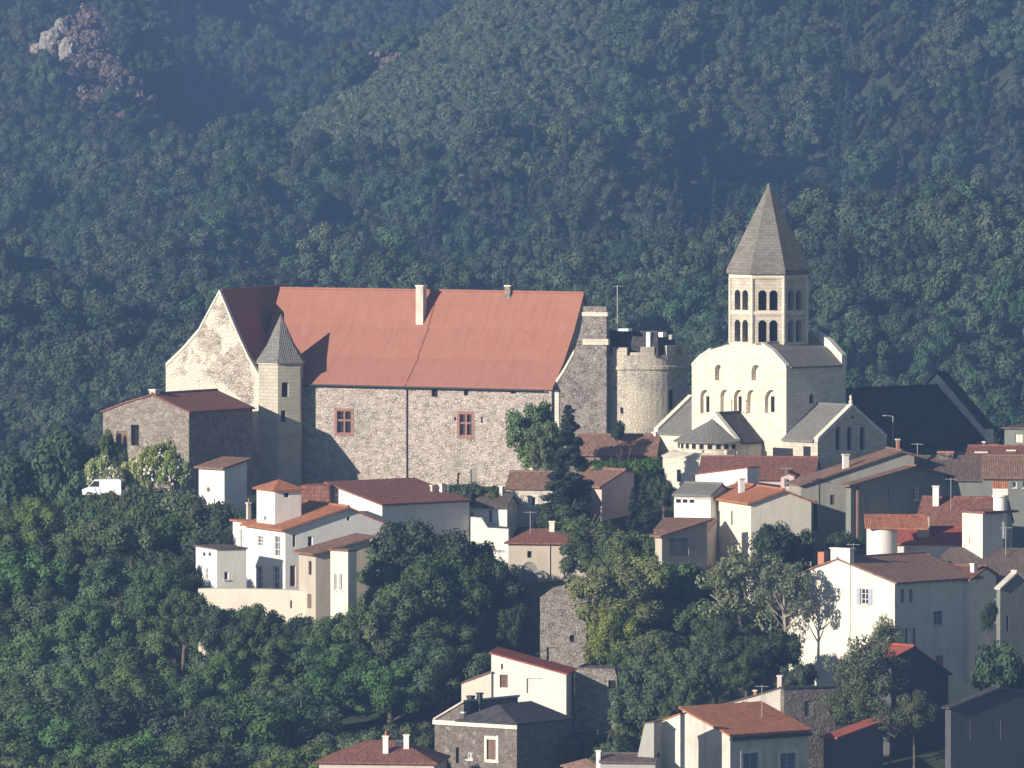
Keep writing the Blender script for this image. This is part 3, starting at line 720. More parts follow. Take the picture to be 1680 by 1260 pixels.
# round tower
rtw = pix(1047, 800, 9.5); rc = Mc @ rtw; rr = 4.55
zq = lambda v: (Mc @ pix(1047, v, 5.5)).z
m = MB(); m.lathe((rc.x, rc.y, 0), [(rr+.25, -6), (rr, zq(715)), (rr, zq(608)), (rr+.14, zq(606)), (rr+.14, zq(602)), (rr+.02, zq(600)), (rr+.06, zq(583))], 48)
tw = m.build('round_tower', 'rubble_tower', c.root, smooth=False)
for az0, az1, top in ((-62, -40, 568), (-32, -14, 570), (-10, 2, 578), (2, 18, 569), (34, 50, 567), (62, 78, 569), (95, 112, 570), (130, 150, 570), (-110, -90, 570)):
    m = MB(); a0, a1 = R(az0)+c.al-math.pi/2, R(az1)+c.al-math.pi/2; vs = []
    for rr_ in (rr-.5, rr+.04):
        for z_ in (zq(583)-.02, zq(top)):
            for a_ in (a0, (a0+a1)/2, a1): vs.append(Vector((rc.x+rr_*math.cos(a_), rc.y+rr_*math.sin(a_), z_)))
    i = lambda r_, z_, k_: r_*6+z_*3+k_
    fs = []
    for k_ in (0, 1): fs += [(i(1, 0, k_), i(1, 0, k_+1), i(1, 1, k_+1), i(1, 1, k_)), (i(0, 0, k_), i(0, 1, k_), i(0, 1, k_+1), i(0, 0, k_+1)), (i(0, 1, k_), i(1, 1, k_), i(1, 1, k_+1), i(0, 1, k_+1)), (i(0, 0, k_), i(0, 0, k_+1), i(1, 0, k_+1), i(1, 0, k_))]
    fs += [(i(0, 0, 0), i(1, 0, 0), i(1, 1, 0), i(0, 1, 0)), (i(0, 0, 2), i(0, 1, 2), i(1, 1, 2), i(1, 0, 2))]
    m.add(vs, fs); m.build('merlon', 'ashlar_tower', tw)
q0 = Mc @ pix(996, 585, 7.2); q1 = Mc @ pix(1103, 542, 7.2); m = MB(); m.prism([Vector((q0.x, q0.y, q0.z)), Vector((q1.x-.3, q0.y, q0.z)), Vector((q1.x-.3, q0.y+4.5, q0.z)), Vector((q0.x, q0.y+4.5, q0.z))], [Vector((q0.x, q0.y+.5, q1.z)), Vector((q1.x-.6, q0.y+.5, q1.z)), Vector((q1.x-.6, q0.y+4, q1.z)), Vector((q0.x, q0.y+4, q1.z))]); m.build('tower_roof', 'slate_dark', tw)
for (u0, u1, v0, v1, mt) in ((1010, 1035, 539, 543, 'paint_white'), (1060, 1068, 545, 569, 'plaster_white'), (1080, 1089, 545, 553, 'plaster_white'), (1097, 1103, 549, 557, 'plaster_grey')):
    p0 = Mc @ pix(u0, v1, 5.6); p1 = Mc @ pix(u1, v0, 5.6); m = MB(); m.box((p0.x, p0.y, p0.z), (p1.x, p0.y+.9, p1.z)); m.build('roof_vent', mt, tw)
a_ = c.al-math.pi/2
def tower_slot(az, v0, v1, w_=.22):
    a = R(az)+a_; n = Vector((math.cos(a), math.sin(a), 0)); t = Vector((-n.y, n.x, 0)); f0 = Vector((rc.x, rc.y, 0))+n*(rr-.05)
    q = [(-w_, zq(v1)), (w_, zq(v1)), (w_, zq(v0)), (-w_, zq(v0))]
    MB().prism([f0+t*x+n*.085+Vector((0, 0, z)) for x, z in q], [f0+t*x-n*.2+Vector((0, 0, z)) for x, z in q]).build('arrow_slit', 'opening_dark', tw)
tower_slot(40, 640, 672); tower_slot(-20, 668, 678, .12)
# mast
mp = pix(1013, 541, 9); o = empty('antenna_mast', mp); tag(o, 'thin pale antenna mast rising above the round castle tower', 'mast')
m = MB(); m.tube([(0, 0, -1), (0, 0, 4.1)], .05, 6); m.build('pole', 'metal_grey', o)
m = MB(); m.tube([(-.5, 0, 4.0), (.5, 0, 4.0)], .02, 4); m.build('cross_arm', 'metal_grey', o)
# ================================================================== CHURCH
h = House('church', 'pale Romanesque church with an octagonal belfry under a pointed stone spire', 'church', 1290, 790, -12, 47.5)
h.size(uL=1135, wR=7.5)
pf = h.prof('L', [(1135, 600), (1148, 586), (1166, 574), (1192, 566), (1250, 566), (1268, 578), (1290, 603)])
X0 = pf[0][0]
hL = lambda u, v, off=0.0: h.hit('L', u, v, off)
for u0, u1 in ((1173, 1184), (1233, 1248)): h.win('L', u0, 598, u1, 624, 'niche', arch=True, depth=.45)
for u0, u1 in ((1149, 1165), (1182, 1196), (1204, 1221), (1226, 1240), (1255, 1276)): h.win('L', u0, 639, u1, 678, 'niche', arch=True, depth=.32)
h.win('R', 1328, 646, 1336, 662, 'dark', depth=.3, arch=True)
blk = h.wall('L', pf, 'ashlar_church', lo=0, hi=7.5, name='transept_wall')
for u0, u1 in ((1159, 1163), (1212, 1216), (1265, 1270)):
    a0, z1 = hL(u0, 650, .32); a1, z0 = hL(u1, 676, .32); MB().box((a0, .3, z0), (a1, .4, z1)).build('window', 'opening_dark', blk)
for u in (1200, 1224):
    a0, z1 = hL(u, 656); _, z0 = hL(u, 678); m = MB(); m.lathe((a0, -.02, z0), [(.16, 0), (.11, .12), (.11, z1-z0-.2), (.2, z1-z0)], 10); m.build('column', 'ashlar_church', blk)
h.roof('L', pf, 'slate_grey', lo=.5, hi=7.0, name='transept_roof', ev=0, ov=.2)
def coping(pr, y0, y1, up=.45, dn=.05, mat='coping_stone', name='coping', parent=None, face='L', hh=h):
    m = MB()
    for (a0, z0), (a1, z1) in zip(pr[:-1], pr[1:]):
        A = [hh.P(face, a0, z0-dn, -y0), hh.P(face, a0, z0-dn, -y1), hh.P(face, a0, z0+up, -y1), hh.P(face, a0, z0+up, -y0)]
        B = [hh.P(face, a1, z1-dn, -y0), hh.P(face, a1, z1-dn, -y1), hh.P(face, a1, z1+up, -y1), hh.P(face, a1, z1+up, -y0)]
        m.prism(A, B)
    return m.build(name, mat, parent or hh.root)
coping(pf[:3], -.05, .5, .2, parent=blk); coping(pf[4:], -.05, .5, .22, parent=blk); coping(pf[3:], 7.0, 7.6, .95, parent=blk)
# south arm (right) and north arm (left)
yc = h.hit('R', 1342, 668)[0]; yc = 3.9; hw = 4.35; xg = 4.5
gz_e = h.hit('R', 1340, 724, xg)[1]; gz_r = h.hit('R', 1396, 668, xg)[1]
gp = [(yc-hw, gz_e), (yc, gz_r), (yc+hw, gz_e)]
for u0, u1 in ((1371, 1379), (1390, 1398), (1411, 1419)): h.win('R', u0, 700, u1, 738, 'dark', off=xg, arch=True, depth=.35)
h.win('R', 1396, 682, 1401, 688, 'dark', off=xg, depth=.3)
sa = h.wall('R', gp, 'ashlar_tower', lo=0, hi=xg, name='south_arm')
h.roof('R', gp, 'slate_grey', lo=.0, hi=xg-.45, name='arm_roof', ev=0, ov=.25)
coping(gp, .5, -.05, .3, parent=sa, face='R', hh=type('q', (), dict(P=lambda f, a, z, d, hh=h: h.P(f, a, z, d, xg), root=h.root)))
m = MB(); m.lathe((xg-.2, yc, gz_r+.3), [(.12, 0), (.2, .2), (.08, .35), (.14, .6), (.02, .8)], 8); m.build('finial', 'coping_stone', sa)
xn = X0-4.5
for k_ in (0,):
    na = h.wall('R', gp, 'ashlar_church', lo=xn, hi=X0, name='north_arm')
    h.roof('R', gp, 'slate_grey', lo=xn+.45, hi=X0, name='arm_roof', ev=0, ov=.25)
    m = MB()
    for (a0, z0), (a1, z1) in zip(gp[:-1], gp[1:]):
        m.prism([Vector((xn-.05, a0, z0-.1)), Vector((xn+.5, a0, z0-.1)), Vector((xn+.5, a0, z0+.42)), Vector((xn-.05, a0, z0+.42))], [Vector((xn-.05, a1, z1-.1)), Vector((xn+.5, a1, z1-.1)), Vector((xn+.5, a1, z1+.42)), Vector((xn-.05, a1, z1+.42))])
    m.build('coping', 'coping_stone', na)
    MB().box((xn-.05, yc-hw-.35, -6), (xn+.55, yc-hw+.1, gz_e+.1)).build('buttress', 'ashlar_church', na)
# openings below the south arm roof
xa = hL(1300, 735, yc-hw)
for u0, u1, v0, v1 in ((1268, 1301, 734, 752), (1318, 1330, 732, 752)):
    a0, z1 = hL(u0, v0, yc-hw); a1, z0 = hL(u1, v1, yc-hw)
    MB().box((a0, yc-hw-.012, z0), (a1, yc-hw+.1, z1)).build('window', 'glass_dark', sa)
# choir with gable and round apse
g2 = -3.2; cz = lambda u, v: h.hit('L', u, v, g2)
cp = [cz(1114, 730), cz(1173, 681), cz(1209, 726)]; cp[0] = (2*cp[1][0]-cp[2][0]-.6, cp[2][1]-.2)
cw = h.wall('L', cp, 'ashlar_church', lo=g2, hi=0, name='choir_wall')
h.roof('L', cp, 'slate_dark', lo=g2+.4, hi=0, name='choir_roof', ev=0, ov=.3)
coping(cp, g2-.08, g2+.42, .3, parent=cw)
ax = cp[1][0]-.3; ra = 3.05; az_ = lambda v: h.hit('L', 1165, v, g2-2)[1]
xo = cp[2][0]; a0, z1 = h.hit('R', 1226, 730, xo); a1, z0 = h.hit('R', 1243, 752, xo)
MB().box((xo-.1, a0, z0-1), (xo+.03, a1, z1)).build('door', 'plaster_worn', cw)
m = MB(); m.lathe((ax, g2, 0), [(ra, -6), (ra, az_(738)), (ra+.1, az_(737.5)), (ra+.1, az_(728)), (ra+.25, az_(727))], 28, math.pi, 2*math.pi)
ap = m.build('apse_wall', 'ashlar_church', h.root)
for k_ in range(13):
    a = math.pi+math.pi*(k_+.5)/13; n = Vector((math.cos(a), math.sin(a), 0)); t = Vector((-n.y, n.x, 0)); f0 = Vector((ax, g2, 0))+n*(ra+.02)
    q = [(-.2, az_(736.5)), (.2, az_(736.5)), (.2, az_(729)), (-.2, az_(729))]
    MB().prism([f0+t*x+n*.1+Vector((0, 0, z)) for x, z in q], [f0+t*x-n*.1+Vector((0, 0, z)) for x, z in q]).build('frieze_panel', 'opening_dark', ap)
for k_ in (2, 5, 8, 11):
    a = math.pi+math.pi*(k_+.5)/13; n = Vector((math.cos(a), math.sin(a), 0)); p = Vector((ax, g2, 0))+n*(ra+.05)
    m = MB(); m.tube([(p.x, p.y, -4), (p.x, p.y, az_(738))], .16, 8); m.build('column', 'ashlar_church', ap)
m = MB(); m.lathe((ax, g2, 0), [(ra+.5, az_(727)+.005), (ra+.5, az_(726)+.06), (.05, az_(690))], 28, math.pi, 2*math.pi); m.build('apse_roof', 'slate_grey', ap)
# low ambulatory part, lit wall down to the street
m = MB(); m.lathe((ax-.5, g2-.3, 0), [(ra+.9, -6), (ra+.9, az_(752)), (ra+1.05, az_(751)), (ra+1.05, az_(750)), (ra+.1, az_(742))], 24, math.pi, 2*math.pi)
am = m.build('ambulatory_wall', 'ashlar_church', h.root)
for k_ in (4, 8, 13, 18):
    a = math.pi+math.pi*k_/24; n = Vector((math.cos(a), math.sin(a), 0)); t = Vector((-n.y, n.x, 0)); f0 = Vector((ax-.5, g2-.3, 0))+n*(ra+.9)
    q = [(-.22, az_(790)), (.22, az_(790)), (.22, az_(770)), (-.22, az_(770))]
    MB().prism([f0+t*x+n*.02+Vector((0, 0, z)) for x, z in q], [f0+t*x-n*.1+Vector((0, 0, z)) for x, z in q]).build('window', 'opening_dark', am)
# nave and the raised west gable
nz_r = h.hit('L', 1480, 643, 16)[1]; nz_e = nz_r-4.5; xr = -6.2; nh = 5.9; y1 = 25.4
npf = [(xr-nh, nz_e), (xr, nz_r), (xr+nh, nz_e)]
nv = h.wall('L', npf, 'ashlar_tower', lo=7.5, hi=y1, name='nave_wall'); h.roof('L', npf, 'slate_dark', lo=7.65, hi=y1, name='nave_roof', ev=0, ov=.5)
aisle = [(xr+nh, nz_e-.5), (xr+nh+3.2, nz_e-2.0)]
h.wall('L', aisle, 'ashlar_tower', lo=9, hi=y1-1, name='aisle_wall'); h.roof('L', aisle, 'slate_dark', lo=9, hi=y1-1, name='aisle_roof', ev=0, ov=.3)
wp = [(xr-nh-.3, nz_e+.9), (xr, nz_r+1.35), (xr+nh+.3, nz_e+.9)]
wf = h.wall('L', wp, 'ashlar_church', lo=y1, hi=y1+1.1, name='west_gable'); coping(wp, y1-.08, y1+1.2, .12, parent=wf, mat='slate_dark')  # dark coping colour paints in the tower's shadow along this gable
m = MB()
# belfry
bx, by = xr, 3.75; BA = -70
zv = lambda v: h.hit('L', 1261, v, by)[1]
Rb = 3.72
def oc(r, z): return ring(bx, by, r, z, BA, 8, h.al)
cut = MB(); fronts = []
for k_ in range(8):
    am_ = R(BA+22.5+45*k_)+h.al; n = Vector((math.sin(am_), -math.cos(am_), 0)); t = Vector((math.cos(am_), math.sin(am_), 0)); f0 = Vector((bx, by, 0))+n*(Rb*math.cos(R(22.5)))
    for zt_, zb_ in ((zv(474), zv(507)), (zv(523), zv(559))):
        for sg in (-1, 1):
            a0, a1 = sg*.5-.37, sg*.5+.37; ol = h.outline(a0, a1, zb_, zt_, True)
            cut.prism([f0+t*a+n*.5+Vector((0, 0, z)) for a, z in ol], [f0+t*a-n*.75+Vector((0, 0, z)) for a, z in ol])
            ol = h.outline(a0+.01, a1-.01, zb_+.01, zt_-.01, True)
            fronts.append(MB().prism([f0+t*a-n*.6+Vector((0, 0, z)) for a, z in ol], [f0+t*a-n*.8+Vector((0, 0, z)) for a, z in ol]))
    # shared recess round each pair
    ol = h.outline(-1.0, 1.0, zv(559), zv(514), True)
m = MB(); m.prism(oc(Rb, zv(605)), oc(Rb, zv(449)))
bw = m.build('belfry_wall', 'ashlar_tower', h.root, cut=cut)
for f in fronts: f.build('arch_dark_panel', 'opening_dark', bw)  # near-black panels paint the shade inside the open arches
for v0, v1, g_ in ((514, 509, .1), (565, 561, .1), (455, 449, .16)): m = MB(); m.prism(oc(Rb+g_, zv(v0)), oc(Rb+g_, zv(v1)+(.004 if v1 == 449 else 0))); m.build('string_course', 'ashlar_church', bw)
for k_ in range(8):
    p = ring(bx, by, Rb+.02, 0, BA+45*k_, 1, h.al)[0]; MB().tube([(p.x, p.y, zv(561)), (p.x, p.y, zv(455))], .15, 8).build('corner_shaft', 'ashlar_church', bw)
m = MB(); m.prism(oc(Rb+.42, zv(448)+.005), oc(Rb+.36, zv(441))); m.build('cornice', 'stone_spire', bw)
m = MB(); A = oc(Rb+.38, zv(441)+.004); B = oc(.12, zv(305)); m.prism(A, B); m.prism(oc(.16, zv(305)+.003), oc(.03, zv(300))); m.build('spire', 'stone_spire', h.root)
# ================================================================== VILLAGE HOUSES
G_H = None
def finish(hh): return hh
# --- outbuilding left of the castle wing
h = House('stone_barn', 'brown rubble barn with a low maroon roof and dark side, left of the castle gable', 'barn', 310, 800, 1, 35)
h.size(uL=169, uR=414)
pf = h.prof('L', [(169, 676), (212, 660), (250, 649), (310, 677)])
h.win('L', 215, 697, 228, 731, 'dark', depth=.4); h.win('L', 191, 707, 209, 731, 'door', depth=.12, mat='wood_brown')
h.wall('L', pf, 'rubble_brown'); h.roof('L', pf, 'tile_maroon', ev=.15, ov=.2)
h.chimney(245, 262, 639, 656, 'plaster_worn', off=.1)
# --- shed
h = House('garden_shed', 'small white shed with a sloping brown roof and a faded round mark, below the barn', 'shed', 368, 826, -18, 48)
h.size(uL=326, uR=404); pf = h.prof('R', [(368, 769), (405, 756)])
h.wall('R', pf, 'plaster_white'); h.roof('R', pf, 'tile_brown', ov=.4, ev=.25)
a0, z0 = h.hit('L', 342, 803); m = MB(); m.tube([(a0, -.02, z0), (a0, -.05, z0)], .22, 16); m.build('wall_mark', 'tile_brown', h.root)
# --- long brown roofed wing under the round tower
h = House('long_outbuilding', 'long low outbuilding with a plain brown roof below the round tower', 'outbuilding', 1076, 775, -3, 8)
h.size(uL=944, wR=5.5); ze = h.hit('L', 1000, 746)[1]; zr = h.hit('L', 1000, 716, 2.75)[1]
pf = [(0, ze), (2.75, zr), (5.5, ze)]
h.wall('R', pf, 'rubble_brown'); h.roof('R', pf, 'tile_brown', ov=.3, ev=.1)
# --- stone house with a single window left of the cypress
h = House('stone_cottage', 'cream and stone cottage with one small window, left of the dark cypress', 'house', 916, 868, -20, 10)
h.size(uL=831, wR=5); ze = h.hit('L', 870, 801)[1]; zr = h.hit('L', 870, 777, 2.5)[1]
h.win('L', 871, 816, 879, 831, 'win', label='small window in a pale surround')
pf = [(0, ze), (2.5, zr), (5, ze)]
wl = h.wall('R', pf, 'plaster_worn'); h.roof('R', pf, 'tile_brown', ov=.3, ev=.15)
m = MB(); a0, _ = h.hit('L', 831, 800); a1, _ = h.hit('L', 840, 800); m.box((a0, -.05, -6), (a1, .1, ze-.05)); m.build('quoin', 'coping_stone', wl)
h.chimney(869, 874, 768, 779, 'plaster_white', off=2.5)
# --- house right of the cypress with dark side
h = House('shaded_house', 'brown roofed house with a pink front and large dark side wall, right of the cypress', 'house', 987, 868, -17, 50)
h.size(uL=928, uR=1040); pf = h.prof('R', [(987, 799), (1026, 774), (1040, 776)])
h.wall('R', pf, 'plaster_pink'); h.roof('R', pf, 'tile_brown', ov=.35, ev=.1)
# --- small white house below the facade
h = House('white_cottage', 'small white cottage under a dull olive brown roof, below the castle door', 'cottage', 832, 905, -24, 12)
h.size(uL=777, wR=4.5); ze = h.hit('L', 800, 832)[1]; zr = h.hit('L', 800, 815, 2.2)[1]
h.win('L', 801, 836, 808, 858, 'win')
pf = [(0, ze), (2.2, zr), (4.5, ze)]
h.wall('R', pf, 'plaster_white'); h.roof('R', pf, 'tile_grey_brown', ov=.3, ev=.1); h.chimney(819, 825, 797, 817, 'plaster_white', off=2.0)
h = House('terrace_wall', 'white stepped terrace wall below the white cottage, behind the big dark tree', 'wall', 834, 910, -27, 12)
h.size(uL=772, wR=.6); h.wall('L', h.prof('L', [(772, 848), (790, 850), (800, 866), (834, 868)]), 'plaster_white', lo=0, hi=.6)
# --- beige house with maroon hip roof
h = House('beige_house', 'beige house with a maroon roof, two tiny attic windows and a grey arched door', 'house', 992, 962, -34, 10)
h.size(uL=834, wR=6.5); ze = h.hit('L', 900, 893)[1]; zr = h.hit('L', 900, 867, 3.2)[1]
for u in (865, 934): h.win('L', u, 904, u+7, 915, 'dark')
h.win('L', 856, 922, 882, 960, 'door', arch=True, mat='wood_grey'); h.win('L', 925, 922, 938, 948, 'shutter', mat='wood_grey')
h.wall('L', [(-h.wL, ze), (0, ze)], 'plaster_beige'); h.hip(ze, zr, 'tile_maroon', axis='X', inset=1.8, ov=.35)
a, _ = h.hit('L', 902, 900); m = MB(); m.tube([(a, -.08, -4), (a, -.08, ze)], .05, 6); m.build('drain_pipe', 'plaster_worn', h.root)
h.chimney(901, 911, 855, 880, 'plaster_cream', off=2.4)
# --- bastion under it
h = House('retaining_wall', 'tall grey stone retaining wall with one small square opening, under the beige house', 'wall', 962, 1120, -60, 5)
h.size(uL=886, wR=2.2)
h.win('L', 935, 1042, 942, 1053, 'dark'); h.win('L', 897, 1062, 910, 1092, 'niche', depth=.1)
h.wall('L', h.prof('L', [(886, 980), (905, 966), (962, 954)]), 'rubble_grey')
# --- white villa group
h = House('white_villa', 'white villa with an orange roof, raised orange capped turret and tall windows', 'villa', 468, 990, -42, 66)
h.size(uL=404, uR=632); pf = h.prof('R', [(468, 869), (570, 834), (633, 860)])
for r in ((421, 878, 431, 896), (449, 878, 459, 913), (421, 928, 430, 968), (448, 928, 458, 966)): h.win('L', *r)
h.win('R', 505, 880, 513, 904, 'win'); h.win('R', 569, 848, 574, 854, 'dark')
h.win('R', 480, 877, 485, 897, 'shutter'); h.win('R', 476, 928, 485, 962, 'door')
h.wall('R', pf, 'plaster_white'); h.roof('R', pf, 'tile_orange', ov=.5, ev=.35)
ho2 = h
h = House('roof_turret', 'square white roof turret with a pyramid of orange tiles on the white villa', 'turret', 451, 858, -39, 66)
h.size(uL=421, uR=494); ze = h.hit('L', 451, 806)[1]; zr = h.hit('L', 460, 786, 1.5)[1]
h.win('L', 433, 846, 436, 853, 'dark', depth=.1); h.win('R', 466, 809, 474, 816, 'dark', depth=.15)
h.wall('L', [(-h.wL, ze), (0, ze)], 'plaster_white', zb=-3.5); h.hip(ze, zr, 'tile_orange', ov=.3); vt = h
for o in list(vt.root.children): pass
# reparent the turret to the villa: it is part of the same house
h = House('villa_annex', 'narrow white annex with a small orange lean-to roof, left of the white villa', 'annex', 407, 960, -33, 62)
h.size(uL=382, uR=420); pf = h.prof('L', [(382, 855), (407, 858)])
h.win('L', 393, 868, 398, 899, 'win')
h.wall('L', pf, 'plaster_white'); h.roof('L', pf, 'tile_orange', ov=.3, ev=.2); h.chimney(404, 412, 825, 856, 'plaster_worn', off=1.2, pot=True)
h = House('flat_roofed_block', 'low flat roofed white block with a grey side, left end of the white villa', 'annex', 356, 970, -45, 68)
h.size(uL=321, uR=404); ze = h.hit('L', 356, 902)[1]
h.win('L', 336, 931, 342, 960, 'win'); h.win('R', 368, 938, 375, 951, 'win')
for u in (333, 342): h.win('L', u, 906, u+4, 912, 'dark', depth=.06)
h.wall('L', [(-h.wL, ze), (0, ze)], 'plaster_white')
MB().box((-h.wL-.12, -.12, ze+.005), (.12, h.wR+.1, ze+.14)).build('roof', 'tile_grey_brown', h.root)
h = House('villa_terrace', 'long cream terrace wall in front of the white villa above the trees', 'wall', 503, 1030, -48, 8)
h.size(uL=325, wR=1.2)
h.win('L', 476, 985, 479, 998, 'dark')
h.wall('L', h.prof('L', [(325, 966), (400, 966), (470, 968), (503, 970)]), 'plaster_cream'); 
h = House('porch_wing', 'cream wing with a thin brown roof and grey side wall, before the villa gable', 'house', 518, 1010, -50, 66)
h.size(uL=490, uR=606); pf = h.prof('R', [(518, 909), (606, 884)])
h.win('L', 506, 920, 511, 943, 'dark', depth=.12); h.win('L', 504, 974, 511, 998, 'door'); 
h.wall('R', pf, 'plaster_beige'); h.roof('R', pf, 'tile_brown', ov=.5, ev=.35)
h = House('stair_tower', 'narrow bright stair tower with two slit windows, right end of the white villa', 'tower', 571, 1006, -53, 42)
h.size(uL=542, uR=585); ze = h.hit('L', 571, 905)[1]
for u in (548, 557): h.win('L', u, 941, u+4, 969, 'win')
h.wall('L', [(-h.wL, ze), (0, ze)], 'plaster_cream'); h.roof('L', [(-h.wL, ze), (0, ze)], 'tile_brown', ov=.12, ev=.12)
# --- long maroon roofed house behind, with bright slanting end wall
h = House('long_maroon_house', 'long maroon roofed house with a bright slanting white end wall, under the castle facade', 'house', 627, 880, -32, 50)
h.size(uL=537, uR=770); pf = h.prof('L', [(537, 794), (627, 829)])
h.wall('L', pf, 'plaster_white'); h.roof('L', pf, 'tile_maroon', ov=.25, ev=.2)
rz = h.chimney(720, 731, 794, 812, 'plaster_white', face='L', off=9.0); h.chimney(706, 713, 796, 806, 'plaster_worn', off=8.2)
h = House('brown_annex', 'dull maroon flat fronted annex between the orange turret and the white slanting wall', 'annex', 540, 830, -28, 12)
h.size(uL=492, wR=3); h.wall('L', h.prof('L', [(492, 796), (540, 796)]), 'tile_maroon'); 
# --- houses in front of the church
h = House('long_red_roof_house', 'low house with a long maroon tiled roof just in front of the church apse', 'house', 1335, 800, -27, 6)
h.size(uL=1147, wR=8); ze = h.hit('L', 1240, 786)[1]; zr = h.hit('L', 1240, 753, 4)[1]
pf = [(0, ze), (4, zr), (8, ze)]; h.win('L', 1285, 788, 1292, 800, 'win')
h.wall('R', pf, 'plaster_pink'); h.roof('R', pf, 'tile_maroon', ov=.3, ev=.15)
h = House('attic_dormer', 'small pink dormer gable with one window at the right end of the long maroon roof', 'dormer', 1303, 812, -31, 12)
h.size(uL=1281, wR=2); h.win('L', 1287, 785, 1296, 800, 'win'); h.wall('L', h.prof('L', [(1281, 782), (1292, 778), (1303, 782)]), 'plaster_pink', zb=-2); h.roof('L', h.prof('L', [(1281, 782), (1292, 778), (1303, 782)]), 'tile_maroon', ov=.15, ev=.1)
h = House('white_sloping_house', 'bright white house with a slanting top and dark side, below the long maroon roof', 'house', 1226, 850, -33, 50)
h.size(uL=1141, uR=1245); pf = h.prof('L', [(1141, 779), (1226, 768)])
h.win('L', 1206, 793, 1211, 800, 'dark'); h.win('L', 1192, 799, 1195, 808, 'dark')
h.wall('L', pf, 'plaster_white'); h.roof('L', pf, 'tile_red', ov=.1, ev=.1, th=.08)
h = House('banded_white_house', 'white house with a grey roof and three small dark windows, below the church apse', 'house', 1166, 858, -38, 30)
h.size(uL=1106, wR=4); pf = h.prof('L', [(1106, 813), (1166, 817)])
for u in (1109, 1120, 1131): h.win('L', u, 817, u+8, 825, 'dark', depth=.15)
h.wall('L', pf, 'plaster_white'); ze = pf[0][1]
zr = h.hit('L', 1130, 795, 2)[1]; pr = [(0, ze+.05), (2, zr), (4, ze+.05)]
h.wall('R', pr, 'plaster_white', name='upper_wall', zb=ze-.3); h.roof('R', pr, 'slate_grey', ov=.2, ev=.1)
# --- hipped house in the middle
h = House('orange_roof_house', 'tall cream house with an orange brown roof and a grey side, centre right', 'house', 1232, 925, -45, 71)
h.size(uL=1158, uR=1331); pf = h.prof('R', [(1232, 826), (1285, 806), (1331, 824)])
h.win('L', 1199, 838, 1202, 862, 'dark', depth=.1); h.win('L', 1168, 836, 1186, 868, 'niche', depth=.05)
h.wall('R', pf, 'plaster_cream'); h.roof('R', pf, 'tile_orange', ov=.4, ev=.25); h.chimney(1211, 1222, 786, 826, 'plaster_white', off=1.2)
m = MB(); a, _ = h.hit('R', 1331, 850)
h = House('pink_lean_to_house', 'low beige house under a sloping pinkish roof, left of the tall cream house', 'house', 1086, 930, -50, 52)
h.size(uL=1075, uR=1160); pf = h.prof('R', [(1086, 880), (1160, 856)])
h.win('R', 1098, 884, 1130, 912, 'niche', depth=.5)
h.wall('R', pf, 'plaster_beige'); h.roof('R', pf, 'tile_brown', ov=.4, ev=.3)
# upper sloping roof seen behind
h = House('brown_shed_roof', 'small shed with a flat pinkish brown roof behind the beige lean-to house', 'shed', 1160, 885, -44, 12)
h.size(uL=1074, wR=4.5); ze = h.hit('L', 1120, 872)[1]; zr = h.hit('L', 1120, 853, 4.4)[1]; h.wall('R', [(0, ze), (4.4, zr)], 'plaster_beige'); h.roof('R', [(0, ze), (4.4, zr)], 'tile_brown', ov=.2, ev=.1)
# --- big greige houses right of centre
h = House('greige_gable_house', 'large grey beige stained house with a rising roof edge, right of the orange roof house', 'house', 1314, 910, -38, 76)
h.size(wL=4, uR=1478); pf = h.prof('R', [(1314, 797), (1478, 742), (1500, 748)])
h.win('R', 1335, 822, 1341, 870, 'dark', depth=.1); h.win('R', 1405, 800, 1415, 818, 'win'); h.win('R', 1362, 812, 1370, 828, 'shutter')
h.wall('R', pf, 'plaster_greige'); h.roof('R', pf, 'tile_brown', ov=.2, ev=.3); 
a = h.hit('R', 1387, 760)[0]
h.chimney(1382, 1393, 745, 776, 'plaster_white', face='R', off=-.4); h.chimney(1470, 1476, 720, 746, 'terracotta', face='R', off=-1)
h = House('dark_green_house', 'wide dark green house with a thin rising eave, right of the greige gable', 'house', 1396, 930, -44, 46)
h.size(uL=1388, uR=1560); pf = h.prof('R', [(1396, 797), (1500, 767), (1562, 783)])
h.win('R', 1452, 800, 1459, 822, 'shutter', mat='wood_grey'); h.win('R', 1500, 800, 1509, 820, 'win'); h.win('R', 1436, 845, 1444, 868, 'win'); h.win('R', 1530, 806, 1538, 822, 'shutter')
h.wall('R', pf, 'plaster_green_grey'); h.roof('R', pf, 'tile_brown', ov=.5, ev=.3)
m = MB(); m.tube([(.12, .7, -6), (.12, .7, pf[0][1]-.1)], .16, 8); m.build('drain_pipe', 'wood_brown', h.root)
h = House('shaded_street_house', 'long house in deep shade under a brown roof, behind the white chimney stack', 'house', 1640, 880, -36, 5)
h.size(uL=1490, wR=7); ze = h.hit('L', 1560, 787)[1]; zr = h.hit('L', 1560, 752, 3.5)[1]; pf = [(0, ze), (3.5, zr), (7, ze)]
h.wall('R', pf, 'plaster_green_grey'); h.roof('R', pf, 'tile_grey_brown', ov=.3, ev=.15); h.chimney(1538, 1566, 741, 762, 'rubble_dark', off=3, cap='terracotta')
h = House('terracotta_roof_house', 'house with a smooth orange brown roof and white windows, furthest up at the right edge', 'house', 1740, 880, -39, 4)
h.size(uL=1612, wR=7); ze = h.hit('L', 1660, 784)[1]; zr = h.hit('L', 1660, 751, 3.5)[1]; pf = [(0, ze), (3.5, zr), (7, ze)]
for u in (1662, 1678): h.win('L', u, 790, u+6, 800, 'win')
h.wall('R', pf, 'plaster_green_grey'); h.roof('R', pf, 'tile_brown', ov=.3, ev=.15)
h = House('grey_cornered_house', 'small grey house with a pale window, at the far end of the church nave', 'house', 1760, 800, -8, 20)
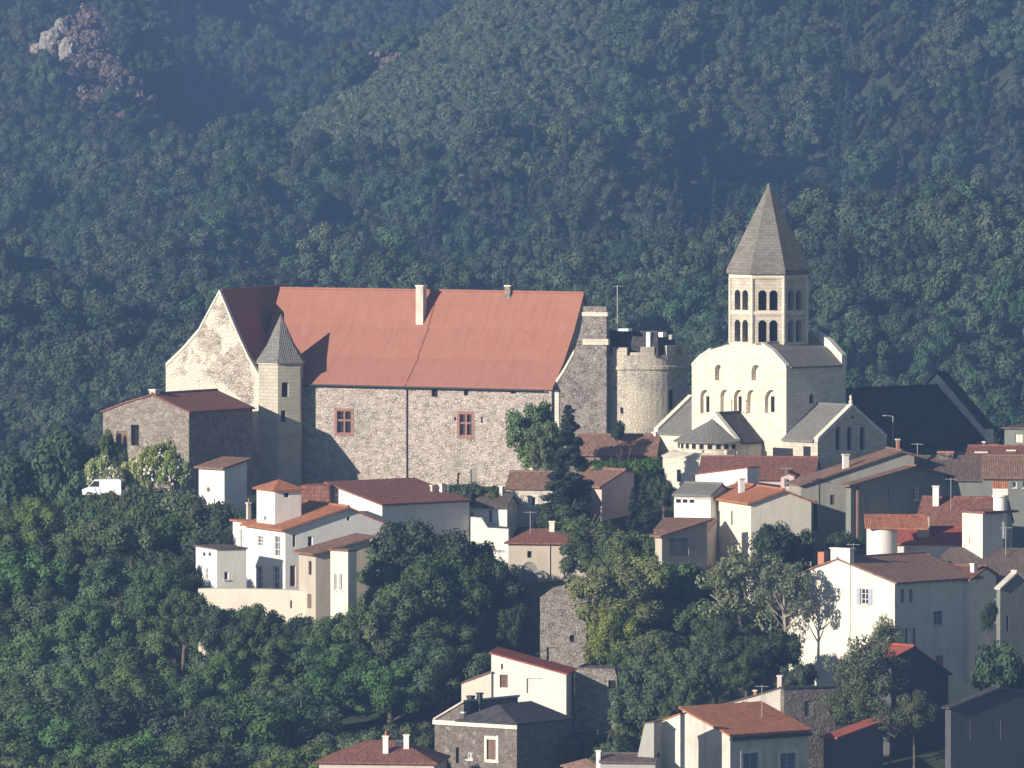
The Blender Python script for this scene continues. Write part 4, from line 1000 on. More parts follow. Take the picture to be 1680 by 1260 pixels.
h.size(uL=1648, wR=5); ze = h.hit('L', 1660, 704)[1]; h.win('L', 1665, 712, 1678, 726, 'shutter', mat='plaster_cream'); h.wall('L', [(-h.wL, ze), (0, ze)], 'plaster_green_grey'); h.roof('L', [(-h.wL, ze), (0, ze)], 'tile_grey_brown', ov=.2, ev=.2)
h = House('crossed_roofs_house', 'low maroon roofs with a white skylight and orange ridge tiles, behind the right edge chimneys', 'house', 1720, 790, -28, 8)
h.size(uL=1585, wR=6); ze = h.hit('L', 1640, 752)[1]; zr = h.hit('L', 1640, 735, 3)[1]; pf = [(0, ze), (3, zr), (6, ze)]
h.wall('R', pf, 'plaster_pink'); h.roof('R', pf, 'tile_maroon', ov=.3, ev=.15); h.chimney(1600, 1622, 741, 752, 'plaster_white', off=1); h.chimney(1612, 1616, 724, 738, 'terracotta', off=3); h.chimney(1622, 1638, 729, 736, 'terracotta', off=3, cap='tile_orange'); h.chimney(1652, 1668, 738, 748, 'plaster_pink', off=1.5)
# --- cluster of roofs, cylinders and boxes
h = House('maroon_slope_house', 'house with a broad maroon roof slope and slim white chimney, below the shaded house', 'house', 1640, 900, -50, 12)
h.size(uL=1502, wR=7); ze = h.hit('L', 1560, 862)[1]; zr = h.hit('L', 1560, 819, 4)[1]; pf = [(0, ze), (4, zr), (7, ze)]
h.wall('R', pf, 'plaster_beige'); h.roof('R', pf, 'tile_maroon', ov=.3, ev=.1); h.chimney(1530, 1542, 797, 826, 'plaster_white', off=2.6)
h = House('low_red_roof_house', 'low house with a dull red roof between the white cylinder and the cream box', 'house', 1600, 930, -54, 3)
h.size(uL=1462, wR=4); ze = h.hit('L', 1520, 893)[1]; zr = h.hit('L', 1520, 868, 3)[1]; h.wall('R', [(0, ze), (3, zr), (4, zr-.5)], 'plaster_white'); h.roof('R', [(0, ze), (3, zr), (4, zr-.5)], 'tile_red', ov=.25, ev=.1)
h.chimney(1505, 1526, 845, 884, 'plaster_beige', off=1.0, cap='tile_brown')
p = pix(1447, 930, -57); o = empty('round_silo', p); tag(o, 'white round silo under a ragged orange tile canopy', 'silo')
zz = lambda v: pix(1447, v, -57).z-p.z
m = MB(); m.lathe((0, 0, 0), [(1.32, -4), (1.32, zz(867))], 40); m.build('drum', 'plaster_white', o, smooth=False)
m = MB(); x1 = (1522-1447)/19.2; m.prism([Vector((-1.5, -1.5, zz(866))), Vector((x1, -1.5, zz(868))), Vector((x1, -1.5, zz(865))), Vector((-1.5, -1.5, zz(863)))], [Vector((-1.5, 1.6, zz(848))), Vector((x1, 1.6, zz(848))), Vector((x1, 1.6, zz(845))), Vector((-1.5, 1.6, zz(845)))]); m.build('canopy', 'tile_orange', o)
h = House('cream_box_house', 'cream and grey angular box with a flat dark maroon roof, right of the red roofs', 'house', 1612, 930, -58, 50)
h.size(uL=1579, uR=1646); ze = h.hit('L', 1612, 843)[1]; h.win('L', 1590, 882, 1597, 893, 'niche', depth=.04)
h.wall('L', [(-h.wL, ze), (0, ze)], 'plaster_cream'); m = MB(); m.box((-h.wL-.1, -.1, ze+.005), (.35, h.wR+1.5, ze+.2)); m.build('roof', 'tile_maroon', h.root)
m = MB(); A = [Vector((0, h.wR, -5)), Vector((-.8, h.wR+1.6, -5)), Vector((-h.wL, h.wR+1.6, -5)), Vector((-h.wL, h.wR, -5))]; m.prism(A, [v+Vector((0, 0, ze+5-.01)) for v in A]); m.build('rear_wall', 'plaster_grey', h.root)
p = pix(1641, 845, -56); o = empty('round_chimney', p); tag(o, 'stout round white chimney with a square tiled cap behind the cream box', 'chimney'); zz = lambda v: pix(1641, v, -56).z-p.z
m = MB(); m.lathe((0, 0, 0), [(.6, -2), (.6, zz(816)), (.72, zz(815)), (.72, zz(812))], 24); m.build('shaft', 'plaster_white', o)
m = MB(); m.box((-.62, -.62, zz(812)+.004), (.62, .62, zz(800))); m.build('head', 'plaster_white', o)
m = MB(); m.prism([Vector((-.72, -.72, zz(800)+.004)), Vector((.72, -.72, zz(800)+.004)), Vector((.72, .72, zz(800)+.004)), Vector((-.72, .72, zz(800)+.004))], [Vector((-.6, -.3, zz(789))), Vector((.6, -.3, zz(789))), Vector((.6, .3, zz(789))), Vector((-.6, .3, zz(789)))]); m.build('tiled_cap', 'tile_orange', o)
# --- wide grey brown roof
h = House('wide_brown_roof_house', 'cream house with a wide plain grey brown roof behind the big cream gable house', 'house', 1760, 1060, -62, 8)
h.size(uL=1500, wR=9); ze = h.hit('L', 1600, 957)[1]; zr = h.hit('L', 1600, 897, 5.5)[1]
h.win('L', 1650, 985, 1662, 1005, 'win')
h.wall('L', [(-h.wL, ze), (0, ze)], 'plaster_cream'); h.hip(ze, zr, 'tile_grey_brown', axis='X', inset=3.0, ov=.35); h.chimney(1500, 1526, 910, 928, 'plaster_white', off=1.4, label='low white chimney block')
m = MB()
# --- big cream gable house
h = House('cream_gable_house', 'large bright cream gable house with lilac shutters and a chimney stack running up its front', 'house', 1468, 1140, -72, 45)
h.size(uL=1292, uR=1608); pf = h.prof('L', [(1292, 952), (1340, 931), (1376, 919), (1468, 957)])
h.win('L', 1412, 965, 1425, 992, 'open'); 
for r in ((1478, 967, 1484, 990), (1492, 967, 1498, 990), (1485, 1030, 1490, 1062), (1498, 1030, 1503, 1062), (1582, 967, 1594, 990), (1584, 1030, 1594, 1066)): h.win('R', *r, 'shutter', mat='wood_grey', depth=.15)
h.win('R', 1532, 1003, 1547, 1026, 'win', frame='wood_lilac', pane='glass_blue'); h.win('R', 1535, 1076, 1548, 1120, 'door', mat='wood_grey')
h.wall('L', pf, 'plaster_wall_cream'); h.roof('L', pf, 'tile_brown', ov=.35, ev=.15)
a0, zb_ = h.hit('L', 1359, 1110, -.35); a1, zt_ = h.hit('L', 1391, 900, -.35)
m = MB(); m.box((a0, -.1, -6), (a1, -.01, zt_-6)); 
m = MB(); m.prism([Vector((a0, -.1, -6)), Vector((a1, -.1, -6)), Vector((a1, .45, -6)), Vector((a0, .45, -6))], [Vector((a0, -.1, zt_-.12)), Vector((a1, -.1, zt_-.12)), Vector((a1, .45, zt_-.12)), Vector((a0, .45, zt_-.12))]); ck = m.build('chimney', 'plaster_wall_cream', h.root, cut=None)
MB().box((a0-.08, -.18, zt_-.115), (a1+.08, .53, zt_)).build('chimney_cap', 'coping_stone', ck)
a2, z2 = h.hit('L', 1347, 905, 1.4); a3, _ = h.hit('L', 1357, 905, 1.4); MB().box((a2, 1.0, z2-2.5), (a3, 1.6, z2)).build('chimney', 'terracotta', h.root)
h.chimney(1592, 1604, 924, 960, 'plaster_white', face='R', off=-.3)
# --- house behind with second roof level
h = House('stepped_roof_house', 'maroon roof stepping up behind the cream gable house', 'house', 1590, 1000, -66, 30)
h.size(uL=1440, wR=5); ze = h.hit('L', 1500, 938)[1]; zr = h.hit('L', 1480, 922, 3)[1]; h.wall('R', [(0, ze-.6), (3, zr-.3), (5, zr-1)], 'plaster_cream'); h.roof('R', [(0, ze-.6), (3, zr-.3), (5, zr-1)], 'tile_maroon', ov=.2, ev=.2)
# --- dark gable house in front with a pink lit roof sliver
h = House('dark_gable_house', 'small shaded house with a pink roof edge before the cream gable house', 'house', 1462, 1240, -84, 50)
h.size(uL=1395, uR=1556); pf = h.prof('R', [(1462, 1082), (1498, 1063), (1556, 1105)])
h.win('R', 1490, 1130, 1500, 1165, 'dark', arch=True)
h.wall('R', pf, 'plaster_shade_tone'); h.roof('R', pf, 'tile_red', ov=.3, ev=.2)
# --- far right tall dark house
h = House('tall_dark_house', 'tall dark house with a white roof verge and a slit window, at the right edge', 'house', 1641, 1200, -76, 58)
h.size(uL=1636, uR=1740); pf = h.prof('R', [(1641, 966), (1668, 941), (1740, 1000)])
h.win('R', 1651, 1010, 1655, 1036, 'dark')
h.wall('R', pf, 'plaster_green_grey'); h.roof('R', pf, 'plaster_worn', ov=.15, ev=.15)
for v in (984, 1004, 1022): 
    m = MB(); z = h.hit('L', 1637, v)[1]; m.box((-h.wL-.5, .1, z-.07), (-h.wL, .5, z+.07)); m.build('bracket', 'wood_brown', h.root)
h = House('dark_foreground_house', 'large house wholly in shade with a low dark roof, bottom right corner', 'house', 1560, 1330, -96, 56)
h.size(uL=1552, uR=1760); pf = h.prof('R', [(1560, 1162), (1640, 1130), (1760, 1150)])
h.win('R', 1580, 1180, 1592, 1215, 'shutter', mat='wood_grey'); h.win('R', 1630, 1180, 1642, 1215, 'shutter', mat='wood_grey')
h.wall('R', pf, 'plaster_shade_tone'); h.roof('R', pf, 'slate_dark', ov=.3, ev=.2)
# --- foreground house with orange roof
h = House('orange_foreground_house', 'foreground house with a broad orange brown roof, pale draped end wall and pale blue windows', 'house', 1198, 1330, -106, 50)
h.size(uL=1120, uR=1328); pf = h.prof('L', [(1120, 1164), (1198, 1207)])
for u in (1219, 1280): h.win('R', u, 1236, u+26, 1300, 'win', frame='wood_lilac', pane='glass_blue', label='window in a pale surround')
h.wall('L', pf, 'plaster_worn'); h.roof('L', pf, 'tile_orange', ov=.25, ev=.25)
a0, z0 = h.hit('R', 1200, 1209); m = MB(); m.box((.0, -.1, pf[1][1]-.42), (.3, h.wR+.1, pf[1][1]-.12)); m.build('eave_band', 'slate_dark', h.root)
h = House('cream_lean_to', 'narrow cream lean-to with a sloping top, left of the orange foreground roof', 'outbuilding', 1116, 1330, -108, 45)
h.size(uL=1074, uR=1124); pf = h.prof('L', [(1074, 1188), (1116, 1172)]); h.wall('L', pf, 'plaster_cream'); h.roof('L', pf, 'tile_orange', ov=.1, ev=.1, th=.1)
h = House('grey_buttress_shed', 'grey slanting shed wall at the left of the cream lean-to', 'shed', 1073, 1330, -109, 20)
h.size(uL=1046, wR=2); pf = h.prof('L', [(1046, 1240), (1058, 1187), (1073, 1186)]); h.wall('L', pf, 'plaster_grey'); h.roof('L', pf[1:], 'tile_grey_brown', ov=.1, ev=.05, th=.08)
h = House('dark_tower_block', 'square dark flat topped block behind the orange foreground roof', 'tower', 1286, 1260, -92, 66)
h.size(uL=1281, uR=1371); ze = h.hit('R', 1300, 1130)[1]; h.win('R', 1320, 1150, 1334, 1175, 'shutter', mat='wood_grey', depth=.12)
h.wall('L', [(-h.wL, ze), (0, ze)], 'rubble_dark'); m = MB(); m.box((-h.wL-.1, -.1, ze+.004), (.1, h.wR+.1, ze+.15)); m.build('coping', 'metal_dark', h.root)
h = House('whitewashed_gable', 'low whitewashed gable wall with a small pink chimney, left of the dark block', 'house', 1284, 1230, -89, 15)
h.size(uL=1181, wR=4); pf = h.prof('L', [(1181, 1158), (1236, 1143), (1284, 1128)]); h.win('L', 1218, 1150, 1228, 1162, 'win'); h.wall('L', pf, 'plaster_worn'); h.roof('L', pf, 'tile_grey_brown', ov=.15, ev=.1, th=.1); h.chimney(1275, 1284, 1108, 1132, 'plaster_pink', off=.5)
h.chimney(1236, 1242, 1132, 1146, 'terracotta', off=.3)
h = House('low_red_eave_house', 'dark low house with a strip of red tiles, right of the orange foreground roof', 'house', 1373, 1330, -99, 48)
h.size(uL=1352, uR=1449); pf = h.prof('R', [(1373, 1212), (1449, 1184)]); h.wall('R', pf, 'plaster_shade_tone'); h.roof('R', pf, 'tile_red', ov=.2, ev=.2)
# --- white house bottom centre
h = House('white_slope_house', 'tall white house with a slanting red edged roof and small brown shuttered window, bottom centre', 'house', 929, 1260, -74, 7)
h.size(uL=806, wR=6); pf = h.prof('L', [(806, 1073), (929, 1107)])
h.win('L', 820, 1107, 833, 1128, 'shutter'); h.win('L', 864, 1113, 890, 1137, 'niche', depth=.05); h.win('L', 875, 1169, 901, 1204, 'niche', depth=.06); h.win('L', 822, 1089, 825, 1098, 'dark', depth=.1)
h.wall('L', pf, 'plaster_white'); h.roof('L', pf, 'tile_red', ov=.2, ev=.12, th=.14)
h = House('cream_side_wing', 'low cream wing with a slanting top, left of the tall white house', 'house', 805, 1240, -73.4, 7)
h.size(uL=757, wR=4); pf = h.prof('L', [(757, 1122), (806, 1104)]); h.wall('L', pf, 'plaster_cream'); h.roof('L', pf, 'tile_brown', ov=.08, ev=.06, th=.08)
h = House('ruined_stone_wall', 'rough grey rubble house wall half covered by bushes, right of the tall white house', 'wall', 1012, 1260, -71, 12)
h.size(uL=943, wR=3); pf = h.prof('L', [(943, 1100), (950, 1096), (1008, 1098), (1012, 1110)]); h.win('L', 998, 1116, 1010, 1138, 'dark'); h.wall('L', pf, 'rubble_grey'); h.roof('L', pf[:3], 'tile_grey_brown', ov=.05, ev=.05, th=.06)
# --- stone house bottom
h = House('dark_stone_house', 'brown stone house with a white framed window, dark slate roof and shaded side, bottom centre', 'house', 848, 1320, -96, 38)
h.size(uL=713, uR=938); ze = h.hit('L', 848, 1190)[1]
h.win('L', 799, 1213, 814, 1246, 'shutter', label='brown shutter in a white surround'); h.win('L', 766, 1234, 776, 1246, 'win'); h.win('L', 748, 1226, 753, 1252, 'dark')
w_ = h.wall('L', [(-h.wL, ze), (0, ze)], 'rubble_dark')
m = MB(); m.box((-h.wL-.12, -.14, ze-.32), (.1, .0-.002, ze+.05)); m.build('cornice', 'coping_stone', w_)
for u0, u1, v0, v1 in ((795, 799, 1207, 1247), (814, 818, 1207, 1247), (799, 814, 1207, 1213)):
    a0, z1 = h.hit('L', u0, v0); a1, z0 = h.hit('L', u1, v1); m = MB(); m.box((a0, -.06, z0), (a1, -.002, z1)); m.build('surround', 'coping_stone', w_)
zr = h.hit('L', 815, 1153, 2.5)[1]; h.hip(ze, zr, 'slate_dark', axis='Y', ov=.15, x0=-h.wL+2.4, inset=1.6)
h.chimney(766, 779, 1142, 1188, 'metal_dark', off=1.0, cap='metal_dark'); h.chimney(782, 792, 1137, 1188, 'metal_dark', off=1.6, cap='metal_dark')
h.chimney(757, 765, 1168, 1190, 'plaster_worn', off=.1)
h2 = [(-h.wL, ze+.05), (-h.wL+3.0, ze+1.6)]; h.roof('L', h2, 'plaster_worn', lo=0, hi=h.wR, name='lean_to_roof', ov=.1, ev=.1)
h.wall('L', [(-h.wL, ze-.02), (-h.wL+3.0, ze+1.55)], 'rubble_dark', lo=.05, hi=h.wR-.05, name='attic_wall', zb=ze-.5)
# --- bottom left maroon roof
h = House('maroon_cottage', 'low cottage with a broad dull maroon roof and two white chimneys, at the bottom edge', 'cottage', 712, 1330, -108, 8)
h.size(uL=523, wR=7); ze = h.hit('L', 600, 1253)[1]; zr = h.hit('L', 620, 1214, 3.5)[1]
h.wall('L', [(-h.wL, ze), (0, ze)], 'plaster_pink'); h.hip(ze, zr, 'tile_maroon', axis='X', inset=3.6, ov=.3)
h.chimney(628, 638, 1207, 1240, 'plaster_white', off=1.2, label='slim white chimney with a smoking cowl' if False else None, pot=True); h.chimney(662, 672, 1205, 1228, 'plaster_white', off=2.0); h.chimney(649, 661, 1215, 1229, 'plaster_grey', off=2.4)
h = House('pale_cap_roof', 'small pinkish pyramid roof at the bottom edge, right of the stone house', 'outbuilding', 985, 1330, -108, 40)
h.size(uL=925, uR=1000); ze = h.hit('L', 985, 1262)[1]; zr = h.hit('L', 950, 1240, 2)[1]; h.wall('L', [(-h.wL, ze), (0, ze)], 'plaster_grey'); h.hip(ze, zr, 'tile_brown', ov=.2)
h = House('low_grey_wall_house', 'long low grey roof along the bottom edge with a tiny white chimney', 'house', 1075, 1330, -110, 8)
h.size(uL=985, wR=3); ze = h.hit('L', 1030, 1252)[1]; zr = h.hit('L', 1030, 1240, 2)[1]; h.wall('R', [(0, ze), (2, zr), (3, ze)], 'plaster_grey'); h.roof('R', [(0, ze), (2, zr), (3, ze)], 'tile_grey_brown', ov=.2, ev=.1); h.chimney(978, 986, 1231, 1246, 'paint_white', off=.4)
# --- roof turret belongs to the villa
for o in [vt.root]:
    Mw = Matrix.Translation(o.location) @ Matrix.Rotation(o.rotation_euler[2], 4, 'Z'); Pw = Matrix.Translation(ho2.root.location) @ Matrix.Rotation(ho2.root.rotation_euler[2], 4, 'Z')
    rel = Pw.inverted() @ Mw; parts = list(o.children); wl = [q for q in parts if q.name.startswith('wall')][0]; wl.name = 'turret_wall'
    for q in parts:
        if q is not wl: q.parent = wl
        if q.name.startswith('roof'): q.name = 'turret_roof'
    wl.parent = ho2.root; wl.matrix_basis = rel; bpy.data.objects.remove(o)
# ================================================================== VAN, LAMP
p = pix(198, 817, -10.5); o = empty('parked_van', p, R(-12)); o.scale = (.86, .86, .86); tag(o, 'white parked van facing left beside the ivy covered barn', 'van')
pr = [(-3.9, .35), (-3.95, .9), (-3.3, 1.15), (-2.6, 1.95), (0, 2.0), (.25, 1.9), (.3, .35)]
m = MB(); m.prism([Vector((x, -.9, z)) for x, z in pr], [Vector((x, .9, z)) for x, z in pr]); m.build('body', 'van_paint', o)
m = MB(); m.prism([Vector((-3.2, -.915, 1.2)), Vector((-2.62, -.915, 1.8)), Vector((-2.1, -.915, 1.8)), Vector((-2.1, -.915, 1.2))], [Vector((-3.2, -.89, 1.2)), Vector((-2.62, -.89, 1.8)), Vector((-2.1, -.89, 1.8)), Vector((-2.1, -.89, 1.2))]); m.build('side_window', 'glass_dark', o)
m = MB(); m.prism([Vector((-3.30, -.75, 1.2)), Vector((-3.30, .75, 1.2)), Vector((-2.68, .7, 1.9)), Vector((-2.68, -.7, 1.9))], [Vector((-3.25, -.75, 1.19)), Vector((-3.25, .75, 1.19)), Vector((-2.64, .7, 1.87)), Vector((-2.64, -.7, 1.87))]); m.build('windscreen', 'glass_dark', o)
for x in (-3.2, -.6):
    for y in (-.85, .85):
        m = MB(); m.tube([(x, y-.1, .33), (x, y+.1, .33)], .34, 16); wv_ = m.build('wheel', 'rubber', o)
        m = MB(); m.tube([(x, y-.112, .33), (x, y+.112, .33)], .19, 12); m.build('rim', 'metal_grey', wv_)
for y in (-.65, .65): m = MB(); m.box((-3.97, y-.13, .78), (-3.9, y+.13, .92)); m.build('headlight', 'glass_dark', o)
m = MB(); m.box((-4.0, -.88, .35), (-3.9, .88, .55)); m.build('bumper', 'metal_dark', o)
m = MB(); m.box((.28, -.8, .9), (.33, .8, 1.7)); m.build('rear_door', 'glass_dark', o)
p = pix(1465, 745, -8); o = empty('street_lamp', p); tag(o, 'thin pale street lamp with one arm in front of the dark nave roof', 'lamp')
z_ = pix(1465, 683, -8).z-p.z; m = MB(); m.tube([(0, 0, -3), (0, 0, z_)], [.07, .04], 6); m.build('pole', 'metal_grey', o)
m = MB(); m.tube([(0, 0, z_), (-.75, 0, z_+.08)], .03, 6); m.build('arm', 'metal_grey', o); m = MB(); m.box((-.95, -.08, z_+.03), (-.55, .08, z_+.1)); m.build('lamp_head', 'metal_grey', o)
# ================================================================== PLANTS NEAR THE HOUSES
T = tree
T('leafy', 882, 655, -9, 9.0, 'broad_tree', 'leafy green tree leaning on the castle wall, left of the cypress', wide=.72)
T('leafy', 893, 690, -12, 7.4, 'broad_tree', 'slimmer green tree just left of the cypress top', wide=.6)
T('cypress', 934, 664, -22, 11.4, 'cypress', 'tall dark cypress in front of the castle end wall', wide=1.6)
T('bush', 958, 846, -29, 2.8, 'round_bush', 'low rounded green bush at the foot of the cypress', 'bush', wide=1.25)
T('bushdark', 917, 824, -26, 2.6, 'round_bush', 'small dark bush left of the cypress foot', 'bush')
T('cypress', 1058, 765, -19, 7.5, 'dark_tree', 'dark narrow tree beside the dark house side wall', wide=1.2)
T('cypress', 1038, 800, -22, 5.0, 'dark_tree', 'short dark tree against the shaded house wall', wide=1.2)
T('dark', 1088, 778, -30, 5.2, 'dark_tree', 'dark shaded tree left of the banded white house', wide=.62)
T('green', 975, 862, -45, 6.8, 'broad_tree', 'green tree covering the right end of the beige house', wide=.95)
T('green', 1035, 868, -48, 7.5, 'broad_tree', 'green tree below the dark shaded house, above the yellow tree', wide=.9)
T('yellow', 1022, 905, -63, 10.4, 'chestnut_tree', 'big yellow green tree in full sun right of the stone retaining wall', wide=.98)
T('green', 1105, 918, -58, 10.6, 'broad_tree', 'large green tree between the yellow tree and the pale branching tree', wide=.8)
T('dark', 1280, 852, -56, 8.6, 'broad_tree', 'dark leafy tree covering the grey side of the orange roof house', wide=.8)
T('dark', 1385, 868, -52, 5.0, 'broad_tree', 'small dark tree below the stained greige wall', wide=.9)
T('sparse', 1215, 892, -64, 11.5, 'pale_tree', 'thin pale branching tree with open foliage left of the cream gable', wide=.9)
T('sparse', 1290, 912, -68, 9.0, 'pale_tree', 'open feathery tree touching the left corner of the cream gable', wide=.8)
T('dark', 1268, 1030, -76, 6.2, 'broad_tree', 'dark round tree below the cream gable wall', wide=1.05)
T('dark', 1200, 1010, -74, 7.0, 'broad_tree', 'dark tree left of the round dark tree, below the pale branching tree', wide=.8)
T('green', 1130, 1060, -78, 6.6, 'broad_tree', 'green tree below the large green tree, left of the pale opening', wide=.9)
T('olive', 1420, 1040, -90, 7.6, 'olive_tree', 'grey green tree with thin foliage in front of the cream gable', wide=.85)
T('olive', 1450, 1005, -80, 6.0, 'olive_tree', 'sparse young tree reaching up the cream gable right side', wide=.5)
T('green', 1062, 1088, -84, 8.4, 'broad_tree', 'bright green tree above the grey shed, right of the rubble wall', wide=.8)
T('green', 1120, 1110, -86, 8.0, 'broad_tree', 'green tree above the cream lean-to', wide=.7)
T('green', 1045, 1150, -82, 6.0, 'broad_tree', 'green tree at the foot of the rubble wall', wide=.7)
T('bush', 985, 1200, -88, 3.0, 'round_bush', 'green bush above the small pinkish roof', 'bush', wide=1.1)
T('olive', 1500, 1130, -94, 5.0, 'olive_tree', 'dim grey green shrub left of the dark foreground house', 'shrub', wide=.7)
T('bushdark', 1640, 1050, -82, 5.0, 'dark_shrub', 'dark shrub between the cream gable house and the tall dark house', 'shrub', wide=.6)
T('dark', 1622, 985, -80, 4.2, 'dark_shrub', 'small sunlit shrub against the cream wall near the right edge', 'shrub', wide=.4)
for i, (u, vt_, Y, hh, lb) in enumerate(((262, 716, -3.5, 4.6, 'flowering lime green bush against the barn corner'), (228, 742, -2, 3.6, 'pale flowering bush left of the barn corner bush'), (285, 742, -4.5, 3.4, 'flowering bush at the right of the barn front'), (165, 742, 1, 3.6, 'yellow green ivy bush left end of the barn'), (190, 760, -3, 2.6, 'low sunny bush behind the van roof'))):
    T('lime', u, vt_, Y, hh, 'flowering_bush', lb, 'bush', wide=.62)
for i, (u, vt_, Y, hh, k_, lb) in enumerate(((245, 795, -14, 3.6, 'bush', 'green bank shrub right of the van'), (290, 800, -15, 3.6, 'bush', 'green bank shrub left of the white shed'), (225, 822, -18, 3.4, 'bush', 'green bank shrub below the van'), (275, 838, -20, 3.4, 'bush', 'green bank shrub lower on the slope under the shed'), (318, 850, -19, 4.5, 'bushdark', 'dark shrub at the foot of the white shed'), (352, 822, -20, 3.6, 'bush', 'leafy shrub just under the white shed front'), (385, 832, -22, 4.0, 'bushdark', 'dark shrub right of the shed under the shaded wall'), (345, 862, -30, 4.0, 'bushdark', 'grey shrub above the flat roofed block'))):
    T(k_, u, vt_, Y, hh, 'bank_shrub', lb, 'shrub', wide=.9)
T('bush', 700, 800, -20, 2.4, 'hedge_bush', 'dull green bush left of the castle door', 'bush', wide=.6); T('bush', 765, 790, -20, 2.6, 'hedge_bush', 'dull green bush under the castle door', 'bush', wide=.8); T('bush', 805, 796, -21, 2.4, 'hedge_bush', 'dull green bush right of the castle door', 'bush', wide=.7)
T('bushdark', 1014, 688, -1.4, 1.9, 'wall_shrub', 'small brownish shrub on the ledge under the round tower', 'shrub', wide=.45)
o = T('hedge', 1022, 748, -9, 2.4, 'clipped_hedge', 'bright green clipped hedge under the long brown roof', 'hedge', rz=0); 
T('hedge', 1010, 752, -12, 2.6, 'clipped_hedge', 'second green hedge strip left end under the brown roof', 'hedge', rz=0, wide=.7)
T('bush', 172, 805, -14, 2.6, 'bank_shrub', 'green shrub hiding the wheels of the parked van', 'shrub', wide=.8)
T('leafy', 176, 702, 4.6, 5.6, 'ivy', 'ivy climbing the left corner of the stone barn', 'ivy', wide=.42)
T('dark', 203, 735, 2.6, 3.6, 'ivy', 'dark ivy hanging below the barn window', 'ivy', wide=.3)
T('bush', 150, 822, -16, 3.2, 'bank_shrub', 'green shrub on the bank below the front of the van', 'shrub', wide=.9)
T('bush', 198, 815, -16, 3.2, 'bank_shrub', 'green shrub on the bank below the back of the van', 'shrub', wide=.8)
T('bush', 182, 842, -20, 3.4, 'bank_shrub', 'lowest green shrub on the bank under the van', 'shrub', wide=1.0)
T('bush', 215, 850, -22, 3.4, 'bank_shrub', 'green shrub right of the lowest bank shrub under the van', 'shrub', wide=1.0)
for u, v, Y, hh, lb in ((1290, 800, -40, 1.8, 'television aerial above the orange brown hipped roof'), (1505, 762, -35, 1.9, 'television aerial on the brown roof before the nave'), (1560, 818, -47, 1.8, 'television aerial on the broad maroon roof slope'), (1400, 930, -68, 2.0, 'television aerial on the cream gable house ridge'), (735, 797, -24, 1.6, 'television aerial at the right end of the long maroon roof'), (870, 868, -31, 1.6, 'television aerial on the beige house roof'), (1250, 1160, -100, 1.8, 'television aerial on the orange foreground roof'), (560, 838, -38, 1.5, 'television aerial on the white villa roof'), (1650, 900, -58, 1.9, 'television aerial on the wide grey brown roof')):
    o = empty('roof_aerial', pix(u, v, Y), random.uniform(-.6, .6)); tag(o, lb, 'aerial', 'television aerials on the roofs')
    m = MB(); m.tube([(0, 0, -1.2), (0, 0, hh)], .028, 5); m.build('mast', 'metal_grey', o)
    m = MB(); m.box((-.55, -.02, hh-.14), (.55, .02, hh-.1))
    for k_ in range(5): m.box((-.5+.24*k_, -.3, hh-.135), (-.475+.24*k_, .3, hh-.105))
    m.build('rods', 'metal_grey', o)
# the big dark tree mass in front of the white villa's right side
for u, v, Y, hh, k_, wd, lb in ((690, 846, -44, 11.5, 'dark', .95, 'large dark tree rising in front of the long maroon house'), (755, 868, -45, 11, 'dark', .9, 'large dark tree left of the white terrace wall'), (640, 880, -46, 10.5, 'green', .8, 'green tree touching the stair tower on its right'), (725, 905, -50, 10.5, 'green', .95, 'green tree below the two large dark trees'), (800, 905, -47, 9, 'dark', .8, 'dark tree left of the beige house'), (835, 925, -46, 6.5, 'olive', .55, 'pale twiggy tree covering the beige house left corner'), (655, 950, -54, 10, 'green', .9, 'green tree low in front of the big dark trees'), (835, 985, -50, 7, 'dark', .55, 'dark tree left of the stone retaining wall'), (285, 900, -40, 7.5, 'dark', .9, 'dark tree in the hollow left of the flat roofed block'), (262, 925, -46, 8, 'green', .9, 'green tree in the hollow left of the flat roofed block'), (300, 965, -53, 7.5, 'green', .8, 'green tree right under the flat roofed block')):
    T(k_, u, v, Y, hh, 'wood_tree', lb, wide=wd)
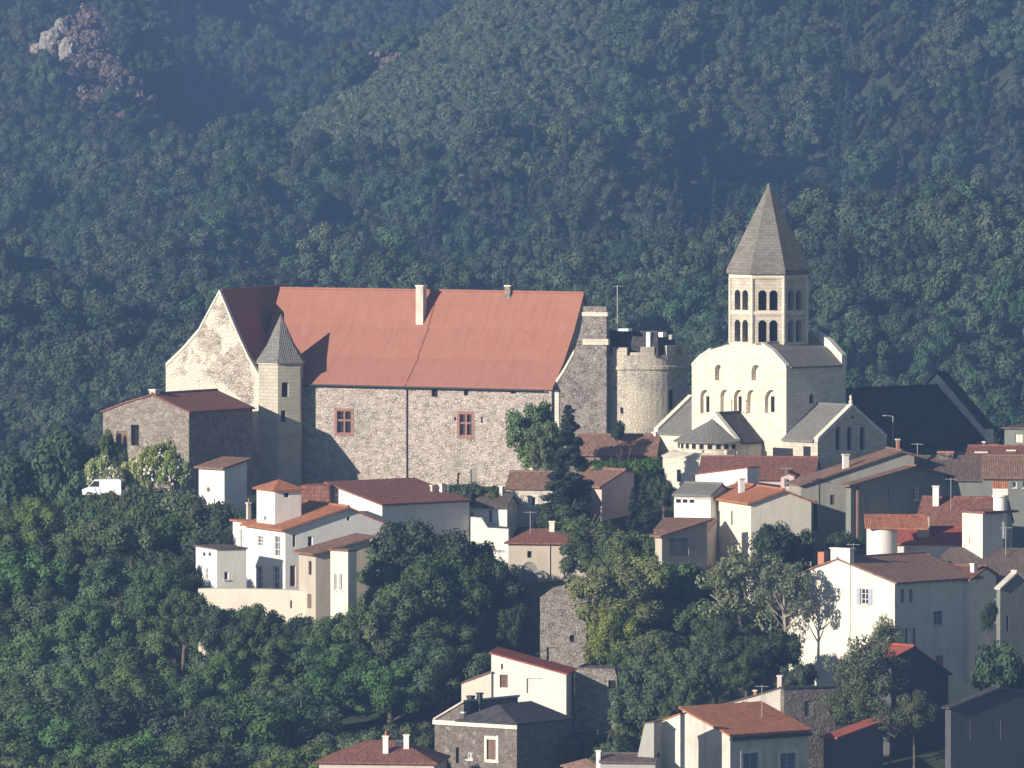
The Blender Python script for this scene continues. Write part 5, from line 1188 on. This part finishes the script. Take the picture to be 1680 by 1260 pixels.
for u, v, Y, hh, k_, wd, lb in ((355, 985, -54, 7.5, 'dark', .8, 'dark tree under the left end of the villa terrace wall'), (418, 988, -55, 7.5, 'green', .8, 'green tree under the middle of the villa terrace wall'), (478, 1006, -56, 7.0, 'dark', .8, 'dark tree under the right end of the villa terrace wall'), (535, 1008, -58, 7.5, 'green', .8, 'green tree under the porch wing of the villa'), (597, 985, -57, 8.5, 'green', .8, 'green tree under the villa stair tower'), (1010, 985, -66, 8.5, 'yellow', .8, 'lower yellow green tree under the big one'), (1070, 975, -60, 9, 'green', .9, 'green tree in the gap right of the yellow tree'), (1150, 985, -64, 8.5, 'green', .85, 'green tree left of the pale branching tree foot'), (1175, 1050, -78, 6.5, 'dark', .9, 'dark tree above the whitewashed gable'), (1085, 1030, -72, 7.5, 'green', .9, 'green tree in the middle of the garden trees'), (1225, 1060, -80, 5.5, 'dark', .9, 'dark tree behind the whitewashed gable wall'), (1030, 1050, -68, 6.5, 'green', .8, 'green tree right of the small opening in the retaining wall'), (1310, 1085, -82, 5.2, 'dark', .8, 'dark tree above the dark tower block'), (930, 1200, -90, 3, 'bush', .8, 'small green bush above the pinkish cap roof'), (1000, 1215, -92, 4, 'green', .9, 'green tree low beside the grey slanting shed'), (1410, 1110, -92, 6, 'olive', .9, 'grey green tree behind the red tiled strip'), (1460, 1150, -94, 5, 'olive', .9, 'dim grey green tree right of the red tiled strip')):
    T(k_, u, v, Y, hh, 'garden_tree', lb, wide=wd)
# ================================================================== the wooded slope: individual trees
lim = [(-200, 800), (0, 800), (90, 806), (140, 850), (200, 872), (280, 880), (310, 930), (322, 978), (400, 985), (470, 1005), (520, 1012), (575, 995), (620, 985), (700, 985), (830, 1010), (870, 1055), (885, 1075), (885, 1400)]
lu = [q[0] for q in lim]; lv = [q[1] for q in lim]
LB = 'broadleaf tree in the dense wood on the slope below the castle'
n = 0; Y = -6.0
while Y > -128:
    s_ = F/(900+Y); u = -130+random.uniform(0, 40)
    while u < 905:
        yy = Y+random.uniform(-2, 2); x = (u-840)/F*(900+yy); gz = float(ground(x, yy)[0]); hh = random.uniform(6.6, 10.2)
        _, vt_ = proj((x, yy, gz+hh)); L = np.interp(u, lu, lv)+8
        rp = 70
        L = max(L, np.interp(u-rp, lu, lv), np.interp(u+rp, lu, lv)) if 250 < u else L
        if 480 < u < 950 and yy < -66: L = max(L, np.interp(u, [480, 520, 690, 745, 780, 950], [1130, 1215, 1195, 1130, 1225, 1240])-15)
        if vt_ < L:
            if vt_ > L-110: hh -= (L-vt_)/s_
            else: hh = 0
            vt_ = L
        ok = hh > 4.2 and vt_ < 1330 and not (yy > -40 and u > 300) and not (u > 690 and yy < -68) and not (520 < u < 720 and yy < -100)
        if ok:
            k_ = random.choices(['broad0', 'broad1', 'broad2', 'broad3', 'broad4', 'dark'], [2, 2, 2, 2, 2, 1.5])[0]
            T(k_, u, vt_, yy, hh+.6, 'wood_tree', LB, group='trees of the wooded slope', wide=random.uniform(.85, 1.1)); n += 1
        u += random.uniform(72, 104)
    Y -= 6.5
print('slope trees', n)
